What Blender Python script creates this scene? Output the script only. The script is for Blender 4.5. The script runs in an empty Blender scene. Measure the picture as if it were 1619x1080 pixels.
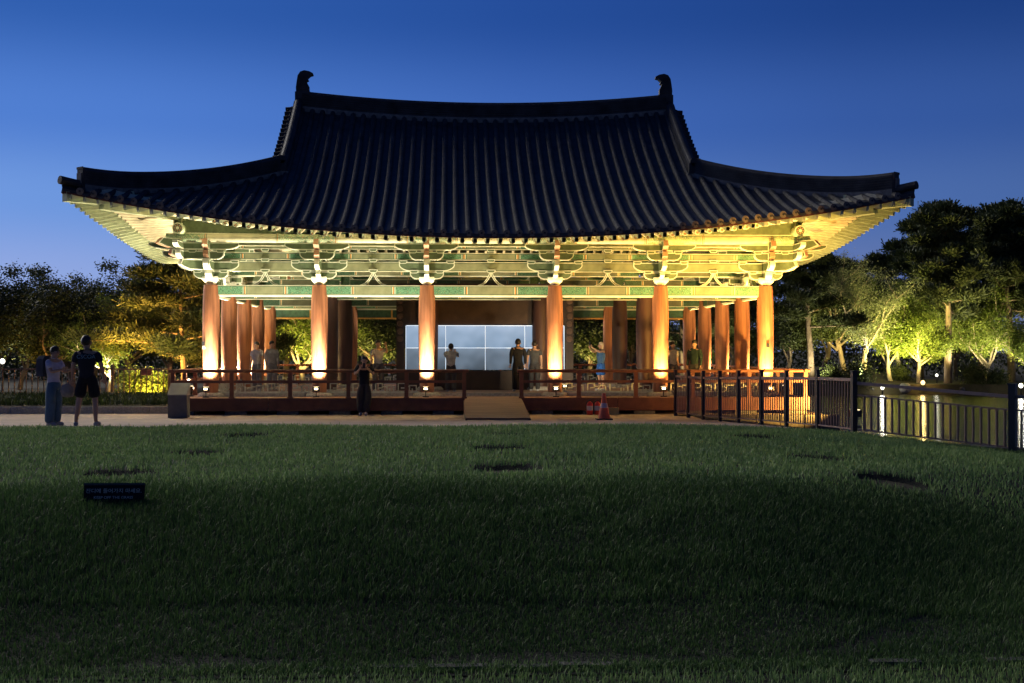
import bpy, bmesh, math, random
import numpy as np
from mathutils import Vector, Matrix
R = math.radians
random.seed(7)
rng = np.random.default_rng(7)
scene = bpy.context.scene
COL = scene.collection

# ------------------------------------------------------------------ camera
CAMZ = 1.78
YAW, PITCH, FPX = R(2.71), R(0.413), 2080.0
cd = bpy.data.cameras.new('camera')
cam = bpy.data.objects.new('camera', cd)
COL.objects.link(cam)
cam.location = (0, 0, CAMZ)
cam.rotation_euler = (R(90) + PITCH, 0, -YAW)
cd.lens = 36.0 * FPX / 1619.0
cd.sensor_width = 36
cd.clip_end = 3000
cd.clip_start = 0.1
scene.camera = cam

# ------------------------------------------------------------------ world: clear dusk sky, brighter low down and to the left
w = bpy.data.worlds.new('World')
scene.world = w
w.use_nodes = True
nt = w.node_tree
nt.nodes.clear()
wo = nt.nodes.new('ShaderNodeOutputWorld')
bg = nt.nodes.new('ShaderNodeBackground')
tc = nt.nodes.new('ShaderNodeTexCoord')
sep = nt.nodes.new('ShaderNodeSeparateXYZ')
nt.links.new(tc.outputs['Generated'], sep.inputs[0])
ramp = nt.nodes.new('ShaderNodeValToRGB')
ramp.color_ramp.interpolation = 'EASE'
def srgb(r, g, b):
    f = lambda c: (c/255/12.92) if c/255 <= 0.04045 else ((c/255+0.055)/1.055)**2.4
    return (f(r), f(g), f(b), 1)
el = ramp.color_ramp.elements
el[0].position = 0.0; el[0].color = srgb(142, 152, 194)
el[1].position = 1.0; el[1].color = srgb(26, 54, 112)
for p, c in ((0.05, srgb(126, 148, 204)), (0.11, srgb(96, 134, 202)), (0.17, srgb(70, 112, 190)), (0.25, srgb(42, 84, 160)), (0.45, srgb(30, 62, 126))):
    e = el.new(p); e.color = c
mx = nt.nodes.new('ShaderNodeMath'); mx.operation = 'MAXIMUM'; mx.inputs[1].default_value = 0
nt.links.new(sep.outputs['Z'], mx.inputs[0])
nt.links.new(mx.outputs[0], ramp.inputs[0])
# azimuth: the afterglow sits behind the left of the pavilion
dot = nt.nodes.new('ShaderNodeVectorMath'); dot.operation = 'DOT_PRODUCT'
dot.inputs[1].default_value = Vector((-0.75, 0.66, 0)).normalized()
nt.links.new(tc.outputs['Generated'], dot.inputs[0])
mr = nt.nodes.new('ShaderNodeMapRange')
mr.inputs['From Min'].default_value = -1.0; mr.inputs['From Max'].default_value = 1.0
mr.inputs['To Min'].default_value = 0.0; mr.inputs['To Max'].default_value = 1.0
nt.links.new(dot.outputs['Value'], mr.inputs['Value'])
ar = nt.nodes.new('ShaderNodeValToRGB')
a = ar.color_ramp.elements
a[0].position = 0.0; a[0].color = (0.38, 0.38, 0.40, 1)
a[1].position = 1.0; a[1].color = (1.6, 1.5, 1.35, 1)
for p, c in ((0.5, (0.42, 0.43, 0.46, 1)), (0.70, (0.60, 0.63, 0.70, 1)), (0.80, (0.82, 0.86, 0.93, 1)), (0.90, (1.25, 1.25, 1.2, 1))):
    e = a.new(p); e.color = c
nt.links.new(mr.outputs[0], ar.inputs[0])
mul = nt.nodes.new('ShaderNodeMixRGB'); mul.blend_type = 'MULTIPLY'; mul.inputs[0].default_value = 1
nt.links.new(ramp.outputs[0], mul.inputs[1]); nt.links.new(ar.outputs[0], mul.inputs[2])
nt.links.new(mul.outputs[0], bg.inputs[0]); bg.inputs[1].default_value = 1.0
nt.links.new(bg.outputs[0], wo.inputs[0])

scene.view_settings.view_transform = 'Standard'
scene.view_settings.look = 'None'
scene.view_settings.exposure = 0
scene.view_settings.gamma = 1

# lamp levels (watts) and colours, all in one place
W_COL = 1800      # floodlight in front of each column
W_SOD = 5600      # sodium floodlight at the pond edge
SUN_E = 2.4
W_TREE = 4.0     # garden uplights, factor
C_LEFT = (1.0, 0.83, 0.56)
C_RIGHT = (1.0, 0.62, 0.20)

# last afterglow behind the pavilion, left: very soft and weak
sd_ = bpy.data.lights.new('sun', 'SUN'); sd_.energy = SUN_E; sd_.angle = R(40); sd_.color = (1.0, 0.93, 0.80)
sun = bpy.data.objects.new('sun', sd_); COL.objects.link(sun)
SEL, SAZ = R(21), R(-42)     # elevation, azimuth from +Y towards +X
sun.rotation_euler = Vector((-math.sin(SAZ)*math.cos(SEL), -math.cos(SAZ)*math.cos(SEL), -math.sin(SEL))).to_track_quat('-Z', 'Y').to_euler()

# ------------------------------------------------------------------ helpers
def ux(px, Y):
    """world X of the photo column px at world depth Y"""
    k = (px - 809.5) / FPX
    return Y * (math.sin(YAW) + math.cos(YAW) * k) / (math.cos(YAW) - math.sin(YAW) * k)

def tag(o, label=None, cat=None, group=None, kind=None):
    if label: o['label'] = label
    if cat: o['category'] = cat
    if group: o['group'] = group
    if kind: o['kind'] = kind
    return o

def empty(name, loc=(0, 0, 0), rz=0, parent=None):
    o = bpy.data.objects.new(name, None)
    COL.objects.link(o)
    o.location = loc; o.rotation_euler = (0, 0, rz)
    o.empty_display_size = 0.3
    if parent: o.parent = parent
    return o

def copy_tree(o, parent=None):
    c = o.copy(); COL.objects.link(c)
    if parent: c.parent = parent
    for ch in list(o.children): copy_tree(ch, c)
    return c

class MB:
    def __init__(s): s.v = []; s.f = []; s.m = []; s.sm = []
    def add(s, vs, fs, m=0, smooth=False):
        b = len(s.v); s.v += [tuple(v) for v in vs]
        for f in fs: s.f.append(tuple(b + i for i in f)); s.m.append(m); s.sm.append(smooth)
        return s
    def box(s, x0, x1, y0, y1, z0, z1, m=0):
        return s.add([(x0,y0,z0),(x1,y0,z0),(x1,y1,z0),(x0,y1,z0),(x0,y0,z1),(x1,y0,z1),(x1,y1,z1),(x0,y1,z1)],
              [(0,3,2,1),(4,5,6,7),(0,1,5,4),(1,2,6,5),(2,3,7,6),(3,0,4,7)], m)
    def bar(s, p, q, wd, ht, m=0, up=(0,0,1), ext=0):
        """rectangular bar from p to q, wd across, ht along up"""
        p = Vector(p); q = Vector(q); d = (q-p).normalized(); p = p-d*ext; q = q+d*ext
        u = Vector(up); sd = d.cross(u).normalized(); u = sd.cross(d).normalized()
        vs = [c + sd*a*wd/2 + u*b*ht/2 for c in (p, q) for a, b in ((-1,-1),(1,-1),(1,1),(-1,1))]
        return s.add(vs, [(0,1,2,3),(7,6,5,4),(0,4,5,1),(1,5,6,2),(2,6,7,3),(3,7,4,0)], m)
    def tube(s, pts, rs, n=8, m=0, smooth=True, caps=True, mcap=None):
        pts = [Vector(p) for p in pts]
        if not hasattr(rs, '__len__'): rs = [rs]*len(pts)
        vs = []; fs = []
        ref = None
        for i, p in enumerate(pts):
            d = (pts[min(i+1, len(pts)-1)] - pts[max(i-1, 0)]).normalized()
            if ref is None: ref = Vector((0,0,1)) if abs(d.z) < 0.9 else Vector((1,0,0))
            sd = d.cross(ref).normalized(); u = sd.cross(d).normalized(); ref = u
            for k in range(n):
                an = 2*math.pi*k/n
                vs.append(p + (sd*math.cos(an) + u*math.sin(an))*rs[i])
        for i in range(len(pts)-1):
            for k in range(n):
                a0 = i*n+k; b0 = i*n+(k+1) % n
                fs.append((a0, a0+n, b0+n, b0))
        s.add(vs, fs, m, smooth)
        if caps:
            mc = m if mcap is None else mcap
            L = len(pts)-1
            s.add(vs[:n], [tuple(range(n))], mc)
            s.add(vs[L*n:], [tuple(reversed(range(n)))], mc)
        return s
    def lathe(s, prof, n=16, m=0, c=(0,0), smooth=True):
        vs = []; fs = []
        for r, z in prof:
            for k in range(n):
                an = 2*math.pi*k/n
                vs.append((c[0]+r*math.cos(an), c[1]+r*math.sin(an), z))
        for i in range(len(prof)-1):
            for k in range(n):
                a0 = i*n+k; b0 = i*n+(k+1) % n
                fs.append((a0, b0, b0+n, a0+n))
        s.add(vs, fs, m, smooth)
        s.add(vs[:n], [tuple(reversed(range(n)))], m); s.add(vs[-n:], [tuple(range(n))], m)
        return s
    def prism(s, poly, y0, y1, m=0, rim=0, mrim=1, mside=None):
        """poly in (x,z) counter clockwise seen from -y; extruded y0..y1, painted rim on both faces"""
        n = len(poly); mside = m if mside is None else mside
        a0 = [(p[0], y0, p[1]) for p in poly]; b0 = [(p[0], y1, p[1]) for p in poly]
        s.add(a0+b0, [(i, i+n, (i+1) % n + n, (i+1) % n)[::-1] for i in range(n)], mside)
        if rim:
            q = inset(poly, rim)
            for y, fl in ((y0, False), (y1, True)):
                vs = [(p[0], y, p[1]) for p in poly] + [(p[0], y, p[1]) for p in q]
                fs = [(i, (i+1) % n, (i+1) % n+n, i+n) for i in range(n)]
                inn = tuple(range(n, 2*n))
                if fl: fs = [f[::-1] for f in fs]; inn = inn[::-1]
                s.add(vs, fs, mrim); s.add(vs, [inn], m)
        else:
            s.add(a0, [tuple(range(n))], m); s.add(b0, [tuple(reversed(range(n)))], m)
        return s
    def build(s, name, mats, parent=None, loc=(0,0,0), rot=(0,0,0)):
        me = s.mesh(name, mats)
        return link(name, me, parent, loc, rot)
    def mesh(s, name, mats):
        if not isinstance(mats, (list, tuple)): mats = [mats]
        me = bpy.data.meshes.new(name)
        me.from_pydata(s.v, [], s.f)
        for mm in mats: me.materials.append(mm)
        me.polygons.foreach_set('material_index', s.m)
        me.polygons.foreach_set('use_smooth', s.sm)
        me.update()
        return me

def link(name, me, parent=None, loc=(0,0,0), rot=(0,0,0)):
    o = bpy.data.objects.new(name, me)
    COL.objects.link(o)
    o.location = loc; o.rotation_euler = rot
    if parent: o.parent = parent
    return o

def inset(poly, d):
    n = len(poly); out = []
    for i in range(n):
        p0 = Vector(poly[i-1]); p = Vector(poly[i]); p2 = Vector(poly[(i+1) % n])
        e1 = (p-p0).normalized(); e2 = (p2-p).normalized()
        n1 = Vector((-e1.y, e1.x)); n2 = Vector((-e2.y, e2.x))
        b = (n1+n2)
        if b.length < 1e-4: b = n1
        b.normalize(); k = max(0.5, b.dot(n1))
        out.append(tuple(p + b*d/k))
    return out

def sweep(mb, path, prof, m=0, closed=True, sidev=None, mfun=None):
    """sweep a profile of (side, up) points along a path; up stays vertical"""
    n = len(prof); vs = []; fs = []
    for i, p in enumerate(path):
        p = Vector(p); d = Vector(path[min(i+1, len(path)-1)]) - Vector(path[max(i-1, 0)])
        d.z = 0; d.normalize(); sd = Vector((d.y, -d.x, 0))
        for a0, b0 in prof: vs.append(p + sd*a0 + Vector((0,0,b0)))
    for k in range(n if closed else n-1):
        mm = mfun(k) if mfun else m
        ff = []
        for i in range(len(path)-1):
            a0 = i*n+k; b0 = i*n+(k+1) % n
            ff.append((a0, b0, b0+n, a0+n))
        fs.append((ff, mm))
    for ff, mm in fs: mb.add(vs, ff, mm)
    if closed:
        mb.add(vs[:n], [tuple(range(n))], m); mb.add(vs[-n:], [tuple(reversed(range(n)))], m)

# ------------------------------------------------------------------ materials
def nmat(name):
    m = bpy.data.materials.new(name); m.use_nodes = True
    return m, m.node_tree, m.node_tree.nodes['Principled BSDF']
def mat(name, c, rough=0.7, var=0.25, scale=6, bump=0.0, bscale=40, metal=0, stretch=None, spec=0.4, c2=None):
    m, t, b = nmat(name)
    b.inputs['Roughness'].default_value = rough
    b.inputs['Metallic'].default_value = metal
    b.inputs['Specular IOR Level'].default_value = spec
    co = t.nodes.new('ShaderNodeTexCoord')
    mp = t.nodes.new('ShaderNodeMapping')
    t.links.new(co.outputs['Object'], mp.inputs[0])
    if stretch: mp.inputs['Scale'].default_value = stretch
    nz = t.nodes.new('ShaderNodeTexNoise'); nz.inputs['Scale'].default_value = scale; nz.inputs['Detail'].default_value = 6
    t.links.new(mp.outputs[0], nz.inputs[0])
    r = t.nodes.new('ShaderNodeValToRGB')
    c2 = c2 or tuple(x*(1-var) for x in c)
    r.color_ramp.elements[0].position = 0.32; r.color_ramp.elements[0].color = (*c2, 1)
    r.color_ramp.elements[1].position = 0.68; r.color_ramp.elements[1].color = (*tuple(min(1, x*(1+var*0.6)) for x in c), 1)
    t.links.new(nz.outputs[0], r.inputs[0]); t.links.new(r.outputs[0], b.inputs['Base Color'])
    if bump:
        n2 = t.nodes.new('ShaderNodeTexNoise'); n2.inputs['Scale'].default_value = bscale; n2.inputs['Detail'].default_value = 5
        t.links.new(mp.outputs[0], n2.inputs[0])
        bp = t.nodes.new('ShaderNodeBump'); bp.inputs['Strength'].default_value = bump; bp.inputs['Distance'].default_value = 0.03
        t.links.new(n2.outputs[0], bp.inputs['Height']); t.links.new(bp.outputs[0], b.inputs['Normal'])
    return m
def emat(name, c, s):
    m, t, b = nmat(name)
    b.inputs['Base Color'].default_value = (*c, 1)
    b.inputs['Emission Color'].default_value = (*c, 1); b.inputs['Emission Strength'].default_value = s
    return m

M = {}
M['tile'] = mat('roof_tile', (0.045, 0.047, 0.055), 0.55, 0.5, 3.5, 0.4, 30)
M['tile_row'] = mat('roof_tile_convex', (0.040, 0.040, 0.046), 0.7, 0.6, 2.2, 0.3, 25)
M['plaster_tile'] = mat('eave_end_tile', (0.20, 0.17, 0.14), 0.7, 0.3, 12)
M['plaster'] = mat('lime_plaster', (0.20, 0.19, 0.18), 0.9, 0.35, 8)
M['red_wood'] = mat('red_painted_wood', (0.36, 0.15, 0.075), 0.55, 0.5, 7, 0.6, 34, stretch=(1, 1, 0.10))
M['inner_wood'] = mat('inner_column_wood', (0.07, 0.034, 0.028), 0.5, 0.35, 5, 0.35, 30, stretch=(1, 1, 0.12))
M['dark_wood'] = mat('dark_red_wood', (0.105, 0.036, 0.022), 0.5, 0.3, 4, 0.2, 30)
M['rail_wood'] = mat('rail_wood', (0.15, 0.055, 0.032), 0.5, 0.3, 5, 0.2, 40)
M['deck'] = mat('deck_wood', (0.26, 0.15, 0.10), 0.6, 0.35, 4, 0.2, 40, stretch=(0.3, 4, 1))
M['noerok'] = mat('green_paint', (0.115, 0.165, 0.09), 0.7, 0.25, 8, 0.1, 60)
M['noerok_dark'] = mat('deep_green_paint', (0.055, 0.13, 0.085), 0.6, 0.25, 8)
M['cream'] = mat('cream_paint', (0.60, 0.55, 0.37), 0.75, 0.18, 6)
M['soffit_paint'] = mat('soffit_green_paint', (0.10, 0.13, 0.08), 0.75, 0.2, 6)
M['whiteline'] = mat('pale_edge_and_lit_paint', (0.74, 0.79, 0.66), 0.7, 0.12, 10)
M['salmon'] = mat('salmon_paint', (0.42, 0.24, 0.15), 0.6, 0.2, 8)
M['ochre'] = mat('ochre_paint', (0.55, 0.30, 0.08), 0.6, 0.2, 8)
M['stone'] = mat('granite', (0.36, 0.34, 0.31), 0.85, 0.25, 18, 0.3, 60)
M['lattice'] = mat('grey_green_lattice_paint', (0.45, 0.47, 0.41), 0.7, 0.2, 10)
M['soil'] = mat('soil', (0.02, 0.014, 0.010), 0.95, 0.4, 9, 0.6, 30)
M['metal_black'] = mat('black_painted_metal', (0.018, 0.018, 0.022), 0.4, 0.2, 10)
M['metal_brown'] = mat('bronze_painted_metal', (0.26, 0.17, 0.14), 0.4, 0.2, 10)
M['fence_bronze'] = mat('old_bronze_fence_metal', (0.30, 0.17, 0.09), 0.5, 0.3, 10)
M['edge_stone'] = mat('weathered_edging', (0.10, 0.095, 0.085), .9, .5, 12, .4, 40)
M['lamp_glass'] = emat('lamp_glass', (1.0, 0.80, 0.45), 8)
M['lamp_white'] = emat('lamp_glass_white', (1.0, 0.97, 0.85), 2.6)
M['lamp_orange'] = emat('lamp_glass_orange', (1.0, 0.70, 0.30), 2.6)

# ground / plaza
def plaza_mat():
    m, t, b = nmat('plaza_earth')
    co = t.nodes.new('ShaderNodeTexCoord')
    n1 = t.nodes.new('ShaderNodeTexNoise'); n1.inputs['Scale'].default_value = 0.6; n1.inputs['Detail'].default_value = 8
    n2 = t.nodes.new('ShaderNodeTexNoise'); n2.inputs['Scale'].default_value = 12; n2.inputs['Detail'].default_value = 4
    for n in (n1, n2): t.links.new(co.outputs['Object'], n.inputs[0])
    r = t.nodes.new('ShaderNodeValToRGB')
    r.color_ramp.elements[0].position = 0.3; r.color_ramp.elements[0].color = (0.34, 0.25, 0.18, 1)
    r.color_ramp.elements[1].position = 0.7; r.color_ramp.elements[1].color = (0.62, 0.47, 0.34, 1)
    mixn = t.nodes.new('ShaderNodeMix'); mixn.data_type = 'FLOAT'; mixn.inputs[0].default_value = 0.35
    t.links.new(n1.outputs[0], mixn.inputs[2]); t.links.new(n2.outputs[0], mixn.inputs[3])
    t.links.new(mixn.outputs[0], r.inputs[0]); t.links.new(r.outputs[0], b.inputs['Base Color'])
    bp = t.nodes.new('ShaderNodeBump'); bp.inputs['Strength'].default_value = 0.5; bp.inputs['Distance'].default_value = 0.02
    t.links.new(n2.outputs[0], bp.inputs['Height']); t.links.new(bp.outputs[0], b.inputs['Normal'])
    b.inputs['Roughness'].default_value = 0.9
    return m
M['plaza'] = plaza_mat()
M['lawn_soil'] = mat('turf_thatch', (0.011, 0.014, 0.006), 0.95, 0.5, 3, 0.8, 40)
M['bank'] = mat('bank_turf', (0.06, 0.05, 0.022), 0.95, 0.5, 0.8, 0.8, 12)

def leaf_mat(name, c, c2, trans=0.25, rough=0.55):
    m, t, b = nmat(name)
    geo = t.nodes.new('ShaderNodeNewGeometry')
    r = t.nodes.new('ShaderNodeValToRGB')
    r.color_ramp.elements[0].color = (*c, 1); r.color_ramp.elements[1].color = (*c2, 1)
    t.links.new(geo.outputs['Random Per Island'], r.inputs[0])
    t.links.new(r.outputs[0], b.inputs['Base Color'])
    b.inputs['Roughness'].default_value = rough
    b.inputs['Specular IOR Level'].default_value = 0.25
    tr = t.nodes.new('ShaderNodeBsdfTranslucent'); t.links.new(r.outputs[0], tr.inputs[0])
    mxs = t.nodes.new('ShaderNodeMixShader'); mxs.inputs[0].default_value = trans
    t.links.new(b.outputs[0], mxs.inputs[1]); t.links.new(tr.outputs[0], mxs.inputs[2])
    t.links.new(mxs.outputs[0], t.nodes['Material Output'].inputs[0])
    return m
M['leaf_broad'] = leaf_mat('broad_leaves', (0.03, 0.045, 0.014), (0.065, 0.08, 0.025), 0.2)
M['leaf_fresh'] = leaf_mat('fresh_leaves', (0.10, 0.16, 0.025), (0.20, 0.24, 0.05), 0.4)
M['leaf_pale'] = leaf_mat('pale_leaves', (0.16, 0.20, 0.10), (0.28, 0.30, 0.18), 0.35)
M['needle'] = leaf_mat('pine_needles', (0.035, 0.055, 0.02), (0.08, 0.095, 0.03), 0.12)
M['bark'] = mat('bark', (0.20, 0.15, 0.10), 0.9, 0.45, 7, 0.9, 14, stretch=(1, 1, 0.25))
M['bark_pale'] = mat('pale_bark', (0.36, 0.30, 0.22), 0.9, 0.4, 7, 0.7, 14, stretch=(1, 1, 0.25))
def grass_mat(nm, c, c2):
    m = leaf_mat(nm, c, c2, 0.3, 0.6)
    t = m.node_tree; b = t.nodes['Principled BSDF']
    # broad patches of yellower and greener turf
    co = t.nodes.new('ShaderNodeTexCoord'); nz = t.nodes.new('ShaderNodeTexNoise'); nz.inputs['Scale'].default_value = 0.55; nz.inputs['Detail'].default_value = 5
    t.links.new(co.outputs['Object'], nz.inputs[0])
    r = t.nodes.new('ShaderNodeValToRGB')
    r.color_ramp.elements[0].position = 0.35; r.color_ramp.elements[0].color = (0.42, 0.60, 0.60, 1)
    r.color_ramp.elements[1].position = 0.68; r.color_ramp.elements[1].color = (1.45, 1.3, 0.95, 1)
    t.links.new(nz.outputs[0], r.inputs[0])
    base = b.inputs['Base Color'].links[0].from_socket
    mm = t.nodes.new('ShaderNodeMixRGB'); mm.blend_type = 'MULTIPLY'; mm.inputs[0].default_value = 1
    t.links.new(base, mm.inputs[1]); t.links.new(r.outputs[0], mm.inputs[2])
    t.links.new(mm.outputs[0], b.inputs['Base Color'])
    return m
M['grass'] = grass_mat('mown_grass_blades', (0.12, 0.235, 0.075), (0.30, 0.42, 0.17))
M['bed_grass'] = grass_mat('bed_grass_blades', (0.012, 0.024, 0.008), (0.045, 0.065, 0.02))
M['shaded_grass'] = grass_mat('shaded_grass_blades', (0.024, 0.070, 0.020), (0.11, 0.195, 0.060))  # same turf in a darker green: shade of the slope put into the colour

def water_mat():
    m, t, b = nmat('pond_water')
    b.inputs['Base Color'].default_value = (0.035, 0.022, 0.010, 1); b.inputs['Specular IOR Level'].default_value = 0.22
    b.inputs['Roughness'].default_value = 0.14
    b.inputs['IOR'].default_value = 1.33
    co = t.nodes.new('ShaderNodeTexCoord'); mp = t.nodes.new('ShaderNodeMapping'); mp.inputs['Scale'].default_value = (0.5, 2.2, 1)
    nz = t.nodes.new('ShaderNodeTexNoise'); nz.inputs['Scale'].default_value = 1.4; nz.inputs['Detail'].default_value = 4
    t.links.new(co.outputs['Object'], mp.inputs[0]); t.links.new(mp.outputs[0], nz.inputs[0])
    bp = t.nodes.new('ShaderNodeBump'); bp.inputs['Strength'].default_value = 0.9; bp.inputs['Distance'].default_value = 0.08
    t.links.new(nz.outputs[0], bp.inputs['Height']); t.links.new(bp.outputs[0], b.inputs['Normal'])
    return m
M['water'] = water_mat()

def painted_beam(name, half, hgt, base=(0.40, 0.42, 0.26), endc=(0.17, 0.36, 0.22), ends=0.98):
    """dancheong beam in local coordinates: plain olive middle, striped bands, leaf green ends, pale edges with a dark liner"""
    m, t, b = nmat(name)
    N = t.nodes; Lk = t.links
    co = N.new('ShaderNodeTexCoord'); sp = N.new('ShaderNodeSeparateXYZ'); Lk.new(co.outputs['Object'], sp.inputs[0])
    def math_(op, a0, b0=None):
        n = N.new('ShaderNodeMath'); n.operation = op
        for i, v in enumerate((a0, b0)):
            if v is None: continue
            if isinstance(v, (int, float)): n.inputs[i].default_value = v
            else: Lk.new(v, n.inputs[i])
        return n.outputs[0]
    ax = math_('ABSOLUTE', sp.outputs['X']); d = math_('DIVIDE', math_('SUBTRACT', half, ax), half)
    r = N.new('ShaderNodeValToRGB'); r.color_ramp.interpolation = 'CONSTANT'
    e = r.color_ramp.elements
    k = ends/1.58
    e[0].position = 0; e[0].color = (*endc, 1)
    e[1].position = k*0.86; e[1].color = (0.62, 0.66, 0.5, 1)
    for p, c in ((0.885, (0.05, 0.2, 0.12)), (0.91, (0.6, 0.28, 0.07)), (0.945, (0.66, 0.62, 0.42)), (0.975, (0.06, 0.17, 0.1)), (1.0, base)):
        q = e.new(min(0.99, k*p)); q.color = (*c, 1)
    Lk.new(d, r.inputs[0])
    # little scroll dots on the end fields
    vo = N.new('ShaderNodeTexVoronoi'); vo.inputs['Scale'].default_value = 15
    Lk.new(co.outputs['Object'], vo.inputs[0])
    vr = N.new('ShaderNodeValToRGB'); vr.color_ramp.interpolation = 'CONSTANT'
    vr.color_ramp.elements[0].color = (1.6, 0.5, 0.3, 1); vr.color_ramp.elements[1].position = 0.2; vr.color_ramp.elements[1].color = (1.9, 1.6, 1.5, 1)
    q = vr.color_ramp.elements.new(0.32); q.color = (0.55, 0.65, 0.6, 1); q = vr.color_ramp.elements.new(0.55); q.color = (1.15, 1.1, 1.0, 1)
    Lk.new(vo.outputs['Distance'], vr.inputs[0])
    isend = math_('LESS_THAN', d, k*0.85)
    mm = N.new('ShaderNodeMixRGB'); mm.blend_type = 'MULTIPLY'; Lk.new(isend, mm.inputs[0]); Lk.new(r.outputs[0], mm.inputs[1]); Lk.new(vr.outputs[0], mm.inputs[2])
    az = math_('ABSOLUTE', sp.outputs['Z']); dz = math_('SUBTRACT', hgt/2, az)
    edge = math_('LESS_THAN', dz, 0.022); liner = math_('LESS_THAN', dz, 0.042)
    m1 = N.new('ShaderNodeMixRGB'); Lk.new(liner, m1.inputs[0]); Lk.new(mm.outputs[0], m1.inputs[1]); m1.inputs[2].default_value = (0.07, 0.12, 0.07, 1)
    m2 = N.new('ShaderNodeMixRGB'); Lk.new(edge, m2.inputs[0]); Lk.new(m1.outputs[0], m2.inputs[1]); m2.inputs[2].default_value = (0.62, 0.64, 0.48, 1)
    nz = N.new('ShaderNodeTexNoise'); nz.inputs['Scale'].default_value = 5; nz.inputs['Detail'].default_value = 6; Lk.new(co.outputs['Object'], nz.inputs[0])
    nr = N.new('ShaderNodeValToRGB'); nr.color_ramp.elements[0].position = 0.3; nr.color_ramp.elements[0].color = (0.7, 0.72, 0.7, 1); nr.color_ramp.elements[1].position = 0.65; nr.color_ramp.elements[1].color = (1, 1, 1, 1)
    Lk.new(nz.outputs[0], nr.inputs[0])
    m3 = N.new('ShaderNodeMixRGB'); m3.blend_type = 'MULTIPLY'; m3.inputs[0].default_value = 1; Lk.new(m2.outputs[0], m3.inputs[1]); Lk.new(nr.outputs[0], m3.inputs[2])
    Lk.new(m3.outputs[0], b.inputs['Base Color']); b.inputs['Roughness'].default_value = 0.65
    return m

def lamp(name, kind, loc, power, color, aim=None, size=100, blend=0.6, radius=0.06):
    ld = bpy.data.lights.new(name, kind)
    ld.energy = power; ld.color = color
    ld.shadow_soft_size = radius
    o = bpy.data.objects.new(name, ld); COL.objects.link(o); o.location = loc
    if kind == 'SPOT':
        ld.spot_size = R(size); ld.spot_blend = blend
        d = Vector(aim) - Vector(loc)
        o.rotation_euler = d.to_track_quat('-Z', 'Y').to_euler()
    return o
M['hall_brown'] = mat('hall_panel_wood', (0.05, 0.03, 0.021), 0.5, 0.3, 2.5, 0.2, 30)
M['dark_wood2'] = mat('ornament_wood', (0.14, 0.08, 0.05), 0.5, 0.3, 4)
# ------------------------------------------------------------------ ground
def smooth(a0, b0, x):
    t = np.clip((x-a0)/(b0-a0), 0, 1); return t*t*(3-2*t)
def Hland(x, y):
    x = np.asarray(x, float); y = np.asarray(y, float)
    # the lawn mound: its near foot swings away from the camera on the right
    foot = 8.75 + 3.6*smooth(2.0, 6.5, x) - 0.25*smooth(-1, -6, x) + 0.10*np.sin(x*1.7)
    top = foot + 4.9 - 0.5*smooth(2, 6, x)
    rise = smooth(foot-0.25, top, y)**0.9
    plat = 0.35 - 0.16*smooth(3.0, 11, x)
    back = smooth(24.2, 29.5, y)*0.10 + smooth(27, 35.5, y)*0.25*(plat/0.35)
    side = 0.28*smooth(6.5, 10.5, x)*smooth(16, 23, y)
    z = -0.30 + (plat+0.30)*rise - back - side
    z = z + 0.015*np.sin(x*0.9+y*0.7)*smooth(9, 11, y)*(1-smooth(26, 30, y)) + 0.03*np.sin(x*0.6+1.0)*smooth(11, 14, y)*(1-smooth(20, 24, y))
    z = np.where(y > 33, np.maximum(z, 0.0), z)
    # low rise of the far bank and beyond
    z = z + 1.1*np.exp(-(((x-27)/5)**2 + ((y-92)/4)**2)) - 0.35*smooth(62, 84, y)
    return z
PITS = []
for px, py in ((190, 747), (800, 746), (1405, 752), (310, 714), (792, 716), (1290, 722), (390, 689), (800, 690), (1200, 692)):
    Y = (CAMZ-0.34)*FPX/(py-555)
    PITS.append((ux(px, Y), Y))
def pitdepth(x, y):
    d = np.zeros_like(np.asarray(x, float))
    for a0, b0 in PITS:
        r = np.hypot((x-a0)/0.52, (y-b0)/0.55)
        d = np.maximum(d, 0.10*(1-smooth(0.6, 1.05, r)))
    return d

POND = [(6.9, 36.8), (8.75, 26.2), (10.9, 23.0), (40, 14), (70, 40), (70, 84), (17, 84), (9, 69), (-3, 66), (-3, 54.2), (11.0, 54.2), (11.0, 36.8)]
def inpoly(x, y, poly):
    x = np.asarray(x, float); y = np.asarray(y, float); c = np.zeros(x.shape, bool); n = len(poly)
    for i in range(n):
        x1, y1 = poly[i]; x2, y2 = poly[(i+1) % n]
        if y1 == y2: continue
        cond = ((y1 > y) != (y2 > y)) & (x < (x2-x1)*(y-y1)/(y2-y1)+x1)
        c ^= cond
    return c
def grid_mesh(name, xs, ys, zf, material, keep=None, loc=(0,0,0)):
    X, Y = np.meshgrid(xs, ys); Z = zf(X, Y)
    co = np.stack([X, Y, Z], -1).reshape(-1, 3)
    nx = len(xs); ny = len(ys)
    I, J = np.meshgrid(np.arange(nx-1), np.arange(ny-1))
    q = np.stack([J*nx+I, J*nx+I+1, (J+1)*nx+I+1, (J+1)*nx+I], -1).reshape(-1, 4)
    if keep is not None:
        cx = co[q].mean(1); q = q[keep(cx[:, 0], cx[:, 1])]
    me = bpy.data.meshes.new(name)
    me.from_pydata(co.tolist(), [], q.tolist())
    me.materials.append(material); me.polygons.foreach_set('use_smooth', [True]*len(q)); me.update()
    return link(name, me)
def rngs(*segs):
    out = []
    for a0, b0, st in segs: out += list(np.arange(a0, b0, st))
    return np.array(out + [segs[-1][1]])
def Hground(x, y):
    z = Hland(x, y)
    return np.where(inpoly(x, y, POND), -1.9, z)
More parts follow.
